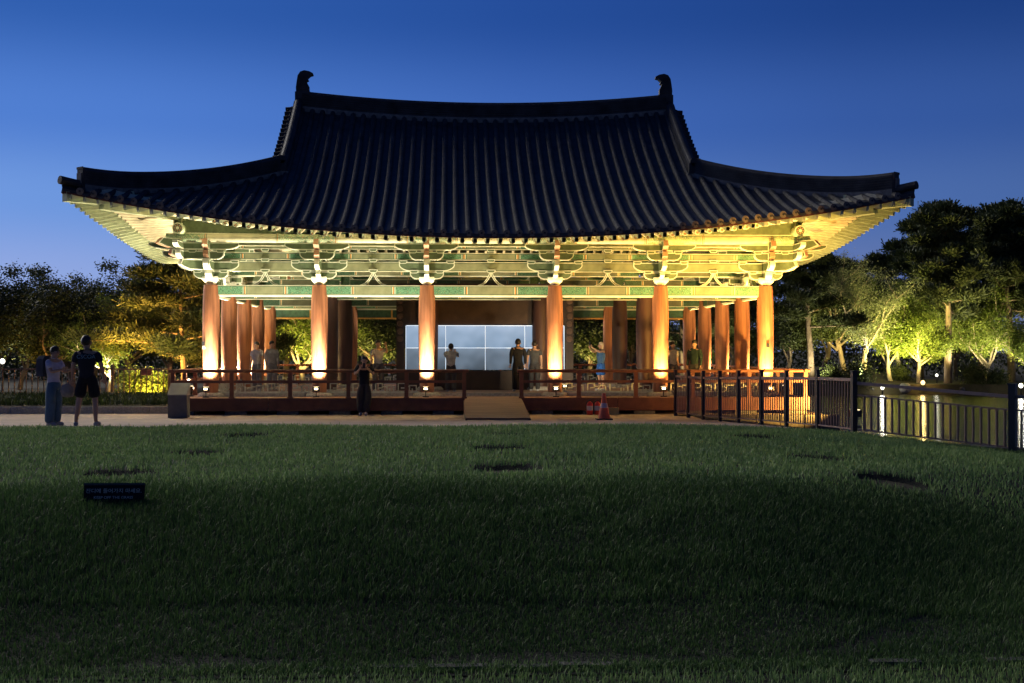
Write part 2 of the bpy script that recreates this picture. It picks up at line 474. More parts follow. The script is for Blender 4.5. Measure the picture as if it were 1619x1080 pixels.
# one sheet that reaches the horizon (turf and dark park ground), pond basin cut into it
g = grid_mesh('ground', rngs((-1500, -100, 200), (-100, -40, 10), (-40, 40, 0.75), (40, 100, 10), (100, 1500, 200)),
              rngs((-60, 0, 10), (0, 100, 0.75), (100, 200, 20), (200, 1600, 200)), lambda x, y: Hground(x, y)-0.05, M['bank'])
tag(g, kind='structure')
# light plaza between lawn and pavilion
pz = grid_mesh('plaza', np.linspace(-32, 10.6, 130), np.linspace(23.5, 54, 90), lambda x, y: Hland(x, y)-0.012,
               M['plaza'], keep=lambda x, y: (~inpoly(x, y, POND)) & ~((y < 25.2) & (x > 6)) & ~((y > 50) & (x < -6)) & ~((y < 36.9) & (x > 6.35+(36.4-y)*.178)))
tag(pz, kind='structure')
def lawn_keep(x, y):
    return (y < 24.9 + 0.12*np.sin(x*1.3) - 0.0*x) & ~((x > 9.0) & (y > 25.2-(x-9.0)*0.9)) & (y > 8.45)
lawn = grid_mesh('lawn', np.arange(-16, 22, 0.12), np.arange(8.4, 25.2, 0.12),
                 lambda x, y: Hland(x, y)+0.012-pitdepth(x, y), M['lawn_soil'], keep=lawn_keep)
tag(lawn, kind='structure')
ls = grid_mesh('lower_lawn', np.arange(-16, 22, 0.3), np.arange(4, 9.3, 0.15), lambda x, y: Hland(x, y)+0.004, M['lawn_soil'])
tag(ls, kind='structure')
wt = MB(); wt.add([(-3.2, 13, -1.0), (72, 13, -1.0), (72, 85, -1.0), (-3.2, 85, -1.0)], [(0, 1, 2, 3)])
tag(wt.build('pond_water', M['water']), kind='structure')

# turf: individual blades
def blades(name, n, x0x1, y0, y1, h, wd, dens_fn=None, seed=1, zf=None, material='grass'):
    r = np.random.default_rng(seed)
    u = r.random(n); y = np.sqrt(y0*y0 + u*(y1*y1-y0*y0)); x = (x0x1[0]+(x0x1[1]-x0x1[0])*r.random(n))*y + r.normal(0, .8, n)
    keep = lawn_keep(x, y) if dens_fn is None else dens_fn(x, y)
    pd = pitdepth(x, y)
    keep &= (pd < 0.05*r.random(n)+0.01)
    x = x[keep]; y = y[keep]; n = len(x)
    z = (Hland(x, y)+0.005) if zf is None else zf(x, y)
    # clumps: taller and leaning together
    cl = np.sin(x*3.1+np.sin(y*2.3)*2)*np.sin(y*2.7+np.sin(x*1.9)*2)
    patch = 0.5+0.5*np.sin(x*0.8+1.3*np.sin(y*0.6))
    hh = h*(0.5+0.9*r.random(n)+0.35*cl*patch+0.5*(r.random(n) > 0.97)) * (0.75+0.35*(y > 10.0))
    ww = wd*(0.6+0.8*r.random(n))
    an = r.random(n)*2*math.pi; ln = an+math.pi/2+r.normal(0, .6, n)
    bend = hh*(0.15+0.65*r.random(n)**1.3)
    dx = np.cos(an)*ww/2; dy = np.sin(an)*ww/2
    lx = np.cos(ln)*bend; ly = np.sin(ln)*bend
    V = np.zeros((n, 5, 3))
    V[:, 0] = np.stack([x-dx, y-dy, z-0.01], 1); V[:, 1] = np.stack([x+dx, y+dy, z-0.01], 1)
    mx_ = x+lx*0.35; my_ = y+ly*0.35; mz = z+hh*0.6
    V[:, 2] = np.stack([mx_+dx*0.8, my_+dy*0.8, mz], 1); V[:, 3] = np.stack([mx_-dx*0.8, my_-dy*0.8, mz], 1)
    V[:, 4] = np.stack([x+lx, y+ly, z+hh*np.sqrt(np.clip(1-(bend/hh)**2*0.6, .2, 1))], 1)
    me = bpy.data.meshes.new(name)
    me.vertices.add(n*5); me.vertices.foreach_set('co', V.reshape(-1))
    b0 = np.arange(n)*5
    L = np.concatenate([np.stack([b0, b0+1, b0+2, b0+3], 1), np.stack([b0+3, b0+2, b0+4], 1)], 1).reshape(-1)
    me.loops.add(len(L)); me.loops.foreach_set('vertex_index', L.astype(np.int32))
    me.polygons.add(2*n)
    st = np.stack([np.arange(n)*7, np.arange(n)*7+4], 1).reshape(-1)
    me.polygons.foreach_set('loop_start', st.astype(np.int32))
    me.update(calc_edges=True); me.validate()
    me.materials.append(M[material])
    return link(name, me)
def near_keep(x, y):
    foot = 8.75 + 3.6*smooth(2.0, 6.5, x) - 0.25*smooth(-1, -6, x)
    bare = (np.abs(y-foot-0.02) < 0.10+0.10*np.sin(x*2.3)) & (np.abs(x-0.6) < 2.9+0.3*np.sin(y*9)) & (rng.random(len(x)) < 0.72)
    return lawn_keep(x, y) & ~bare & (rng.random(len(x)) > smooth(13.2, 14.9, y+.25*np.sin(x*2.1)))
tag(blades('lawn_grass', 275000, (-.40, .50), 8.45, 14.9, 0.060, 0.0066, near_keep, 1, material='shaded_grass'), 'short turf on the near slope of the mound, shade put into its dark green', 'grass', kind='stuff')
tag(blades('mound_top_grass', 170000, (-.41, .52), 12.9, 25.2, 0.055, 0.013, lambda x, y: lawn_keep(x, y) & (rng.random(len(x)) < smooth(12.9, 14.6, y+.25*np.sin(x*2.1))*.999+.001), 2), 'mown green turf on the flat top of the mound', 'grass', kind='stuff')
tag(blades('lower_grass', 26000, (-.44, .52), 7.2, 8.75, 0.05, 0.007, lambda x, y: y < 8.7, 3), 'strip of low turf in front of the mound', 'grass', kind='stuff')
tag(blades('bed_grass', 26000, (-.62, -.165), 38.5, 46.5, 0.14, 0.03, lambda x, y: (x < -7.6) & (x > -22), 4, zf=lambda x, y: 0.22+0*x, material='bed_grass'), 'tufted grass growing on the raised bed before the left fence', 'grass', kind='stuff')
# raised grass bed on the left with its kerb stones
mb = MB(); mb.box(-24, -7.7, 38.3, 46.6, -0.1, 0.21); tag(mb.build('grass_bed', M['bank']), kind='structure')
kb = empty('bed_kerb', (-7.6, 38.2, 0)); tag(kb, 'low stone kerb along the raised grass bed by the plaza', 'kerb')
kme = MB().box(-0.48, 0.48, -0.07, 0.07, -0.1, 0.19).mesh('kerb_stone', M['stone'])
for i in range(15): link('kerb_stone', kme, kb, (-0.5-i*0.98, 0, 0))
for i in range(7): link('kerb_stone', kme, kb, (0.0, 0.5+i*0.98, 0), (0, 0, R(90)))
# flat edging stones half buried at the foot of the mound
es = empty('edging_stones', (0.6, 8.62, -0.29)); tag(es, 'pale edging stones half buried at the foot of the grass mound', 'edging')
for i, (ox, ln_) in enumerate(((-1.35, .34), (-.95, .30), (-.55, .38), (-.12, .34), (.30, .36), (2.35, .34), (2.75, .3), (3.15, .36))):
    b_ = MB(); b_.box(-ln_/2, ln_/2, -.045, .045, -.05, .022+.006*(i % 3)); b_.build('edging_stone', M['edge_stone'], es, (ox, 0.02*math.sin(i*2.1), -.012), (0, 0, R(-2+i % 4)))
# pond retaining wall under the pavilion deck and along the fence
pw = empty('pond_wall', (9, 36.8, -1.9)); tag(pw, 'low granite retaining wall along the pond edge below the deck', 'retaining wall')
def wall_run(p, q, nst):
    p = Vector(p); q = Vector(q)
    for r_ in range(4):
        for i in range(nst):
            t0 = (i + 0.5*(r_ % 2))/nst; t1 = min(1, t0+1/nst)
            if t0 >= 1: continue
            a0 = p.lerp(q, t0); b0 = p.lerp(q, t1); c = (a0+b0)/2; L = (b0-a0).length
            bb = MB(); bb.box(-L/2+.012, L/2-.012, -.17-.01*random.random(), .17, 0, .46)
            bb.build('wall_stone', M['edge_stone'], pw, (c.x-9, c.y-36.8, r_*0.475), (0, 0, math.atan2(q.y-p.y, q.x-p.x)))
wall_run((6.9, 36.8), (11.0, 36.8), 6); wall_run((8.75, 26.4), (6.9, 36.6), 14); wall_run((10.9, 23.2), (8.8, 26.2), 5)

# ------------------------------------------------------------------ pavilion
PX, PY = 1.22, 45.25
HW, HD = 8.215, 6.25             # column grid half sizes
HX, HY = 11.57, 9.60             # eave corner
CXS = [-8.215, -5.055, -1.895, 1.895, 5.055, 8.215]
CYS = [-6.25, -3.125, 0, 3.125, 6.25]
DK = 0.44                         # deck level
pav = empty('pavilion', (PX, PY, 0))
tag(pav, 'large wooden pavilion with a curved grey tiled roof and floodlit green painted brackets', 'pavilion')

# columns with entasis
cb = MB(); prof = []
for i in range(15):
    t = i/14; rr = 0.205 + 0.045*math.sin(math.pi*(1-t)**0.8*0.9+0.25)
    prof.append((rr, DK+0.12 + t*(3.72-DK-0.12)))
cb.lathe(prof, 24)
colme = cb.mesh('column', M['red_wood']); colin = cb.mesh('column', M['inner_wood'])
sb_ = MB(); sb_.lathe([(0.40, DK-0.02), (0.40, DK+0.05), (0.33, DK+0.12)], 20)
stme = sb_.mesh('column_base', M['stone'])
for x in CXS:
    for y in CYS:
        ext = abs(x) > 8 or abs(y) > 6
        inner = abs(abs(x)-5.055) < .1 and abs(abs(y)-3.125) < .1
        mid = y == 0 and abs(x) < 2
        if ext or inner or mid:
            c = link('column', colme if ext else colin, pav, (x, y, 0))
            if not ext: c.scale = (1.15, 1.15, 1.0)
            link('column_base', stme, c)

# painted lintels between the columns and stacked wall-plane beams
PB = {}
def pbeam(half, hgt, base, endc, ends=0.98):
    k = (round(half, 2), round(hgt, 2), base, ends)
    if k not in PB: PB[k] = painted_beam('painted_beam', half, hgt, base, endc, ends)
    return PB[k]
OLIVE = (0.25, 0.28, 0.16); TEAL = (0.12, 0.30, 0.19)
bays = [(CXS[i], CXS[i+1], s*HD, 0) for i in range(5) for s in (-1, 1)] + [(CYS[i], CYS[i+1], s*HW, 1) for i in range(4) for s in (-1, 1)]
bmesh_cache = {}
def beam_obj(name, L, hgt, dep, z, a0, b0, perp, ori, ends=0.98, base=OLIVE, endc=TEAL):
    k = (name, round(L, 2), hgt, dep)
    if k not in bmesh_cache:
        mb = MB(); mb.box(-L/2, L/2, -dep/2, dep/2, -hgt/2, hgt/2)
        bmesh_cache[k] = mb.mesh(name, pbeam(L/2, hgt, base, endc, ends))
    c = (a0+b0)/2
    loc = (c, perp, z) if ori == 0 else (perp, c, z)
    return link(name, bmesh_cache[k], pav, loc, (0, 0, 0 if ori == 0 else R(90)))
for a0, b0, perp, ori in bays:
    L = b0-a0
    beam_obj('lintel', L-0.36, 0.30, 0.17, 3.565, a0, b0, perp, ori, ends=0.98)
    beam_obj('lower_tie_beam', L-0.02, 0.29, 0.13, 4.265, a0, b0, perp, ori, ends=0.4)
    beam_obj('middle_tie_beam', L-0.02, 0.215, 0.13, 4.57, a0, b0, perp, ori, ends=0.98)
    beam_obj('upper_tie_beam', L-0.02, 0.16, 0.13, 4.855, a0, b0, perp, ori, ends=0.98)
    c = (a0+b0)/2; n = Vector((0, 1, 0)) if ori == 0 else Vector((1, 0, 0))
    rz = 0 if ori == 0 else R(90)
    loc = (c, perp, 0) if ori == 0 else (perp, c, 0)
    # pale thin strip under the lintel
    mb = MB(); mb.box(-L/2+.24, L/2-.24, -.05, .05, 3.375, 3.413)
    mb.build('lintel_strip', M['whiteline'], pav, loc, (0, 0, rz))
    # splayed strut: the two curved legs that stand on the lintel
    mb = MB()
    for s in (-1, 1):
        L1 = [(0.045, 4.10), (0.085, 4.0), (0.15, 3.89), (0.25, 3.79), (0.40, 3.725)]
        R1 = [(0.23, 3.725), (0.13, 3.81), (0.065, 3.90), (0.0, 4.02)]
        poly = [(s*p[0], p[1]) for p in (R1+[(0.0, 4.10)]+L1)]
        poly = poly if s > 0 else poly
        # make counter clockwise
        A = sum(poly[i-1][0]*poly[i][1]-poly[i][0]*poly[i-1][1] for i in range(len(poly)))
        if A < 0: poly = poly[::-1]
        mb.prism(poly, -.06+.002*s, .06-.002*s, 0, 0.022, 1)
    st = mb.build('splayed_strut', [M['noerok'], M['whiteline']], pav, loc, (0, 0, rz))
    for z, wd in ((4.085, .13), (4.395, .12), (4.70, .12)):
        mb = MB(); mb.prism([(-wd*.7, z-.01), (wd*.7, z-.01), (wd, z+.045), (wd, z+.085), (-wd, z+.085), (-wd, z+.045)], -.115, .115, 0, .018, 1)
        mb.build('bearing_block', [M['noerok'], M['whiteline']], st, (0, 0, 0.012))
    # upper wall board up to the rafters, painted dark to deepen the shaded gaps
    mb = MB(); mb.box(-L/2, L/2, -.02, .02, 4.955, 5.5); mb.build('infill_board', M['noerok_dark'], pav, loc, (0, 0, rz))
# fluted inner architrave: corner tie continuing outside
# bracket sets -----------------------------------------------------
def arm_poly(h, z0, z1, tipz=0.45):
    H = z1-z0
    pts = [(h, z1), (-h, z1)]
    left = [(-h, z0+H*0.62), (-h*.975, z0+H*.46), (-h*.92, z0+H*.31), (-h*.85, z0+H*.17), (-h*.74, z0+H*.05), (-h*.6, z0)]
    return pts + left + [(-x, z) for x, z in reversed(left)]
GP = [M['noerok'], M['whiteline']]
MA = {}
def bmk(name, half, z0, z1, th=.13):
    mb = MB(); mb.prism(arm_poly(half, z0, z1), -th/2, th/2, 0, 0.026, 1, mside=1)  # undersides and edges painted pale, standing in for strong light from below
    return mb.mesh(name, GP)
MA['short'] = bmk('bracket_arm', .50, 3.90, 4.115, .2)
MA['long'] = bmk('bracket_arm', .82, 4.135, 4.40, .2)
MA['oshort'] = bmk('bracket_arm', .50, 4.42, 4.655)
MA['olong'] = bmk('bracket_arm', .93, 4.70, 4.90)
mb = MB(); mb.lathe([(.17, 3.72), (.19, 3.76), (.30, 3.84), (.31, 3.92), (.31, 3.96)], 4)
MA['cap'] = mb.mesh('capital_block', [M['whiteline']])  # pale all over, brightness of the uplight put into the paint
mb = MB(); mb.prism([(-.085, 0), (.085, 0), (.125, .05), (.125, .095), (-.125, .095), (-.125, .05)], -.11, .11, 0, .02, 1)
MA['block'] = mb.mesh('bearing_block', GP)
# outward arms seen end-on (profile in local y,z, extruded across x)
def out_arm(name, y_out, y_in, z0, z1, th, m0, m1, nose=0.0):
    H = z1-z0
    poly = [(y_in, z0), (y_in, z1), (-y_out, z1), (-y_out-nose, z0+H*.45), (-y_out+.06, z0+H*.2), (-y_out+.2, z0)]
    mb = MB(); A = sum(poly[i-1][0]*poly[i][1]-poly[i][0]*poly[i-1][1] for i in range(len(poly)))
    if A < 0: poly = poly[::-1]
    mb.prism(poly, -th/2, th/2, 0, .022, 1, mside=2)
    mb.v = [(-v[1], v[0], v[2]) for v in mb.v]
    return mb.mesh(name, [M['noerok'], M['whiteline'], m0])
MA['out1'] = out_arm('outward_arm', .42, .42, 3.93, 4.12, .13, M['whiteline'], None, .05)  # pale end faces carry the white uplight in their paint
MA['out2'] = out_arm('outward_arm', .82, .8, 4.14, 4.42, .13, M['whiteline'], None, .06)
MA['out3'] = out_arm('outward_arm', .92, .8, 4.44, 4.68, .15, M['salmon'], None, .02)
MA['out4'] = out_arm('outward_arm', 1.02, .8, 4.70, 5.0, .15, M['salmon'], None, .10)
def bracket_set(x, y, rz, diag=False):
    c = link('bracket_set', MA['cap'], pav, (x, y, 0), (0, 0, rz + (0)))
    c.rotation_euler.z = rz
    # capital lathe has its corners on the axes, turned 45 degrees so its faces look out
    c.data = MA['cap45']
    for k, yy in (('short', 0), ('long', 0), ('oshort', -.72), ('olong', -.72)):
        if diag and k in ('short', 'long'): pass
        link('bracket_arm', MA[k], c, (0, yy, 0))
    for k in ('out1', 'out2', 'out3', 'out4'): link('outward_arm', MA[k], c)
    for xx, yy, z in ((-.38, 0, 4.10), (.38, 0, 4.10), (-.70, 0, 4.385), (.70, 0, 4.385), (0, -.62, 4.40), (-.40, -.72, 4.64), (.40, -.72, 4.64)):
        link('bearing_block', MA['block'], c, (xx, yy, z-.03))
    return c
m45 = MA['cap'].copy(); m45.transform(Matrix.Rotation(R(45), 4, 'Z')); MA['cap45'] = m45
for x in CXS:
    bracket_set(x, -HD, 0, abs(x) > 8); bracket_set(x, HD, R(180))
for y in CYS[1:-1]:
    bracket_set(-HW, y, R(-90)); bracket_set(HW, y, R(90))
# corner sets get the crossing arms and a diagonal one
for sx in (-1, 1):
    for sy in (-1, 1):
        c = link('corner_bracket', MA['long'], pav, (sx*HW, sy*HD, 0.003), (0, 0, R(90)))
        link('bracket_arm', MA['short'], c, (0, 0, .003))
        link('bracket_arm', MA['olong'], c, (0, -.72*sx, .003))
        link('bracket_arm', MA['oshort'], c, (0, -.72*sx, .003))
        dz = math.atan2(sy, sx)
        for k, s_ in (('out2', 1.25), ('out3', 1.5), ('out4', 1.65)):
            o = link('outward_arm', MA[k], c, (0, 0, .006), (0, 0, dz)); o.scale = (1.1, s_, 1)
        # long stepped arms that run past the corner along both faces
        for z0, z1, ex in ((4.137, 4.398, 1.05), (4.423, 4.652, 1.35), (4.703, 4.898, 1.75)):
            H = z1-z0
            for d_ in (0, 1):
                poly = [(0.0, z0), (ex*.55, z0), (ex*.75, z0+H*.05), (ex*.9, z0+H*.2), (ex*.97, z0+H*.42), (ex, z0+H*.6), (ex, z1), (0, z1)]
                off = 0 if z0 < 4.2 else -.72
                mb = MB(); mb.prism(poly, -.075, .075, 0, .024, 1, mside=1)
                oo = mb.build('long_arm', GP, pav)
                if d_ == 0:
                    if sx < 0:
                        mb2 = [(-v[0], -v[1], v[2]) for v in mb.v]
                        for i_, v_ in enumerate(mb2): oo.data.vertices[i_].co = v_
                    oo.location = (sx*(HW-.1), sy*(HD + (.72 if off else 0)), .0045)
                else:
                    oo.rotation_euler.z = R(90) if sy > 0 else R(-90)
                    oo.location = (sx*(HW + (.72 if off else 0)), sy*(HD-.1), .009)

# purlins: round, outer ring carried by the brackets; painted end discs
def purlin(p, q, r=.14, name='purlin'):
    p = Vector(p); q = Vector(q); c = (p+q)/2; L = (q-p).length
    mb = MB(); mb.tube([(-L/2, 0, 0), (L/2, 0, 0)], r, 14, 0, True, False)
    o = mb.build(name, PURL, pav, c, (0, -math.asin((q-p).z/L), math.atan2((q-p).y, (q-p).x)))
    for s in (-1, 1):
        e = MB()
        for rr, mm, k in ((r*1.0, 0, .0), (r*.82, 1, .004), (r*.3, 0, .008)):
            vs = [(s*(L/2+k), rr*math.cos(a_*math.pi/8), rr*math.sin(a_*math.pi/8)) for a_ in range(16)]
            e.add(vs, [tuple(range(16)) if s > 0 else tuple(reversed(range(16)))], mm)
        for a_ in range(8):
            an = a_*math.pi/4; cy, cz = .56*r*math.cos(an), .56*r*math.sin(an)
            vs = [(s*(L/2+.007), cy+.17*r*math.cos(b_*math.pi/3), cz+.17*r*math.sin(b_*math.pi/3)) for b_ in range(6)]
            e.add(vs, [tuple(range(6)) if s > 0 else tuple(reversed(range(6)))], 2)
        e.build('purlin_end', [M['whiteline'], M['noerok_dark'], M['salmon']], o)
    return o
PURL = painted_beam('painted_purlin', 1.6, .6, (0.60, 0.60, 0.42), (0.42, .54, .38), .6)
ZP = 5.03
for i in range(5):
    for s in (-1, 1):
        x0 = CXS[i] if i else CXS[0]-1.15; x1 = CXS[i+1] if i < 4 else CXS[5]+1.15
        if i == 0 or i == 4: 
            purlin((x0, s*(HD+.72), ZP), (x1, s*(HD+.72), ZP))
        else: purlin((x0+.004, s*(HD+.72), ZP), (x1-.004, s*(HD+.72), ZP))
for i in range(4):
    for s in (-1, 1):
        y0 = CYS[i] if i else CYS[0]-1.30; y1 = CYS[i+1] if i < 3 else CYS[4]+1.30
        purlin((s*(HW+.72), y0, ZP+.24), (s*(HW+.72), y1, ZP+.24), r=.155)
# wedge boards that lift the rafters towards the corners
for sx in (-1, 1):
    for sy in (-1, 1):
        for axis, h_, off in ((0, HW, HD+.72), (1, HD, HW+.72)):
            a0, a1 = h_+.95, h_-4.1
            poly = [(a1, 0), (a0, 0), (a0, .50), (a0-1.2, .34), (a0-2.8, .15), (a1, .02)]
            if sx*(1 if axis == 0 else sx*sy) < 0: poly = [(-p[0], p[1]) for p in poly][::-1]
            mb = MB(); mb.prism(poly, -.04, .04, 0, .03, 1)
            if axis == 0: mb.build('wedge_board', GP, pav, (0, sy*off, ZP+.13))
            else: mb.build('wedge_board', GP, pav, (sx*off, 0, ZP+.39), (0, 0, R(90)))
# board under the outer purlin
for s in (-1, 1):
    for i in range(5):
        beam_obj('purlin_support', CXS[i+1]-CXS[i]-.02, .10, .10, 4.905-.04, CXS[i], CXS[i+1], s*(HD+.72), 0, ends=.3)
    for i in range(4):
        beam_obj('purlin_support', CYS[i+1]-CYS[i]-.02, .10, .10, 4.905-.04, CYS[i], CYS[i+1], s*(HW+.72), 1, ends=.3)

# roof surface ------------------------------------------------------
def cc(c): return max(0.0, 1-c/HX)
def eout(c): return 2.9 + .45*cc(c)**3
def ez(c): return 5.0 + 1.13*cc(c)**2
def zrs(x): return 9.75 + .35*min(1, (abs(x)/6.3))**2
def prof_(v): return .55*v + .45*v*v
def yeF(x): return HD + eout(HX-abs(x))
def xeS(y): return HW + eout(HY-abs(y))
def zF(x, y):
    ye = yeF(x); v = (ye-abs(y))/ye; c = HX-abs(x)
    return ez(c) + (zrs(x)-ez(c))*prof_(v)
def zS(x, y):
    xe = xeS(y); v = (xe-abs(x))/9.37; c = HY-abs(y)
    return ez(c) + (10.1-ez(c))*prof_(v)
HK = HX-HY                         # hip line: |y| = |x| - HK
XG = 6.40; XV = 6.72; YG = XG-HK
roof = MB()
def strip(xs, ylo, yhi, zf, flip, n=16, swap=False):
    vs = []; fs = []
    for x in xs:
        for j in range(n+1):
            t = j/n; y = ylo(x)*(1-t)+yhi(x)*t
            vs.append((x, y, zf(x, y)) if not swap else (y, x, zf(y, x)))
    for i in range(len(xs)-1):
        for j in range(n):
            f = (i*(n+1)+j, (i+1)*(n+1)+j, (i+1)*(n+1)+j+1, i*(n+1)+j+1)
            fs.append(f[::-1] if flip else f)
    roof.add(vs, fs, 0)
xsA = np.linspace(-XV, XV, 70); 
for s in (-1, 1):
    strip(xsA, lambda x: s*yeF(x), lambda x: 0, zF, s > 0, 24)
    for sx in (-1, 1):
        xs = np.linspace(sx*XV, sx*HX, 30)
        strip(xs, lambda x: s*yeF(x), lambda x: s*min(yeF(x), max(0, abs(x)-HK)), zF, (s > 0) != (sx < 0), 14)
for sx in (-1, 1):
    ys = np.linspace(-HY, HY, 70)
    strip(ys, lambda y: sx*xeS(y), lambda y: sx*max(5.95, min(xeS(y), abs(y)+HK)), zS, sx > 0, 14, swap=True)
rf = roof.build('roof', M['tile'], pav)
sol = rf.modifiers.new('thick', 'SOLIDIFY'); sol.thickness = .10; sol.offset = -1

# convex tile rows: every tile a short tapered half pipe
def tile_row(path, r=.088):
    mb = MB(); L = [0]
    for i in range(1, len(path)): L.append(L[-1]+(Vector(path[i])-Vector(path[i-1])).length)
    tot = L[-1]; nt_ = max(1, int(tot/.33)); seg = tot/nt_
    def at(s):
        for i in range(1, len(path)):
            if L[i] >= s-1e-6:
                k = (s-L[i-1])/max(1e-6, L[i]-L[i-1]); return Vector(path[i-1]).lerp(Vector(path[i]), k)
        return Vector(path[-1])
    K = 6; vs = []; fs = []
    rings = []
    for i in range(nt_):
        rings += [(i*seg, r*1.03), ((i+1)*seg-.002, r*.965)]
    dfull = (Vector(path[-1])-Vector(path[0])); dfull.z = 0; dfull.normalize(); sd = Vector((dfull.y, -dfull.x, 0))
    for s, rr in rings:
        p = at(s); d = (at(min(tot, s+.1))-at(max(0, s-.1))).normalized(); up = sd.cross(d).normalized()
        if up.z < 0: up = -up
        for k in range(K+1):
            an = math.pi*k/K
            vs.append(p + sd*math.cos(an)*rr + up*(math.sin(an)*rr-.01))
    n = K+1
    for i in range(len(rings)-1):
        for k in range(K): fs.append((i*n+k, i*n+k+1, (i+1)*n+k+1, (i+1)*n+k))
    mb.add(vs, fs, 0, False)
    mb.add(vs[:n], [tuple(range(n))[::-1]], 0)
    # round end tile with rim and boss, and the hanging drip tile beside it
    p = Vector(path[0]); f = -dfull
    def disc(rr, off, m_):
        c = p + f*off + Vector((0, 0, -.0))
        mb.add([c + sd*math.cos(a_*math.pi/6)*rr + Vector((0, 0, 1))*math.sin(a_*math.pi/6)*rr for a_ in range(12)], [tuple(range(12))], m_)
        mb.add([c - f*.03 + sd*math.cos(a_*math.pi/6)*rr + Vector((0, 0, 1))*math.sin(a_*math.pi/6)*rr for a_ in range(12)] + [c + sd*math.cos(a_*math.pi/6)*rr + Vector((0, 0, 1))*math.sin(a_*math.pi/6)*rr for a_ in range(12)],
               [(i, (i+1) % 12, (i+1) % 12+12, i+12) for i in range(12)], m_)
    disc(.098, .02, 1); disc(.070, .028, 1); disc(.03, .04, 0)
    return mb
NR = 67
DX = 2*(HX-.12)/(NR-1)
far = MB()
def drip(mb, p, sd, f, wd=.30):
    vs = []
    for k in range(7):
        a_ = -1+k/3; sag = -.075*(1-a_*a_)
        vs += [p + sd*a_*wd/2 + Vector((0, 0, sag+.02)), p + sd*a_*wd/2 + Vector((0, 0, sag-.035*(1-a_*a_)-.03))+f*.01]
    mb.add(vs, [(2*i, 2*i+1, 2*i+3, 2*i+2) for i in range(6)], 0)
for s in (-1, 1):
    for i in range(NR):
        x = -HX+.12 + i*DX
        ye = yeF(x); yi = 0.06 if abs(x) <= XG-.05 else (abs(x)-HK if abs(x) > XV+.12 else YG+.1)
        if abs(x) > XG-.05 and abs(x) <= XV+.12: yi = 0.06 if abs(x) < XV-.08 else abs(x)-HK
        if ye-yi < .35: continue
        n = 14; path = [(x, s*(ye+.03 + (yi-ye)*k/n), zF(x, (ye + (yi-ye)*k/n))+.012) for k in range(n+1)]
        mb = tile_row(path)
        if s < 0:
            mb.build('tile_row', [M['tile_row'], M['plaster_tile']] if 'plaster_tile' in M else [M['tile_row'], M['tile']], rf)
            d2 = MB(); x2 = x+DX/2
            if x2 < HX-.1: drip(d2, Vector((x2, -yeF(x2)-.05, ez(HX-abs(x2))+.03)), Vector((1, 0, 0)), Vector((0, -1, 0))); d2.build('drip_tile', M['tile'], rf)
        else: far.add(mb.v, mb.f, 0)
for sx in (-1, 1):
    NS = 55; DY = 2*(HY-.12)/(NS-1)
    for i in range(NS):
        y = -HY+.12+i*DY; xe = xeS(y); xi = max(5.98, abs(y)+HK)
        if xe-xi < .35: continue
        n = 10; path = [(sx*(xe+.03+(xi-xe)*k/n), y, zS(xe+(xi-xe)*k/n, y)+.012) for k in range(n+1)]
        tile_row(path).build('side_tile_row', [M['tile_row'], M['tile']], rf)
bk = far.build('back_tile_rows', M['tile_row'], rf); tag(bk, kind='stuff')

# verge tiles along the gable overhang (stepped teeth beside the descending ridge)
vt = MB(); vt.tube([(0, 0, 0), (.30, 0, -.015)], .085, 8, 0, False)
vme = vt.mesh('verge_tile', M['tile_row'])
for sx in (-1, 1):
    for sy in (-1, 1):
        for k in range(17):
            y = sy*(.2 + k*(YG-.1)/16.0)
            link('verge_tile', vme, rf, (sx*(XV-.22), y, zF(XG, y)+.06), (0, 0, 0 if sx > 0 else R(180)))

# ridges: stacked thin courses with a round cap
def ridge_prof(w0, hgt, courses):
    pts = []; z = -.16
    pts.append((w0*1.05, z)); pts.append((w0*1.05, .05)); z = .05
    ch = (hgt-.05-.09)/courses
    for k in range(courses):
        pts += [(w0, z+.004), (w0, z+ch*.55), (w0*.86, z+ch*.56), (w0*.86, z+ch)]
        z += ch
    top = [(w0*.62*math.cos(a_), z+.09*math.sin(a_)) for a_ in (0.3, .8, 1.3)]
    r = pts + top
    return r + [(-x, zz) for x, zz in reversed(r)]
def ridge(name, path, w0, hgt, courses, end=None):
    mb = MB(); pr = ridge_prof(w0, hgt, courses); n = len(pr)
    sweep(mb, path, pr, 0, True, mfun=lambda k: 1 if k in (0, n-2) else 0)
    return mb.build(name, [M['tile_row'], M['plaster']], rf)
ridge('main_ridge', [(x, 0, zrs(x)-.02) for x in np.linspace(-6.25, 6.25, 31)], .19, .60, 6)
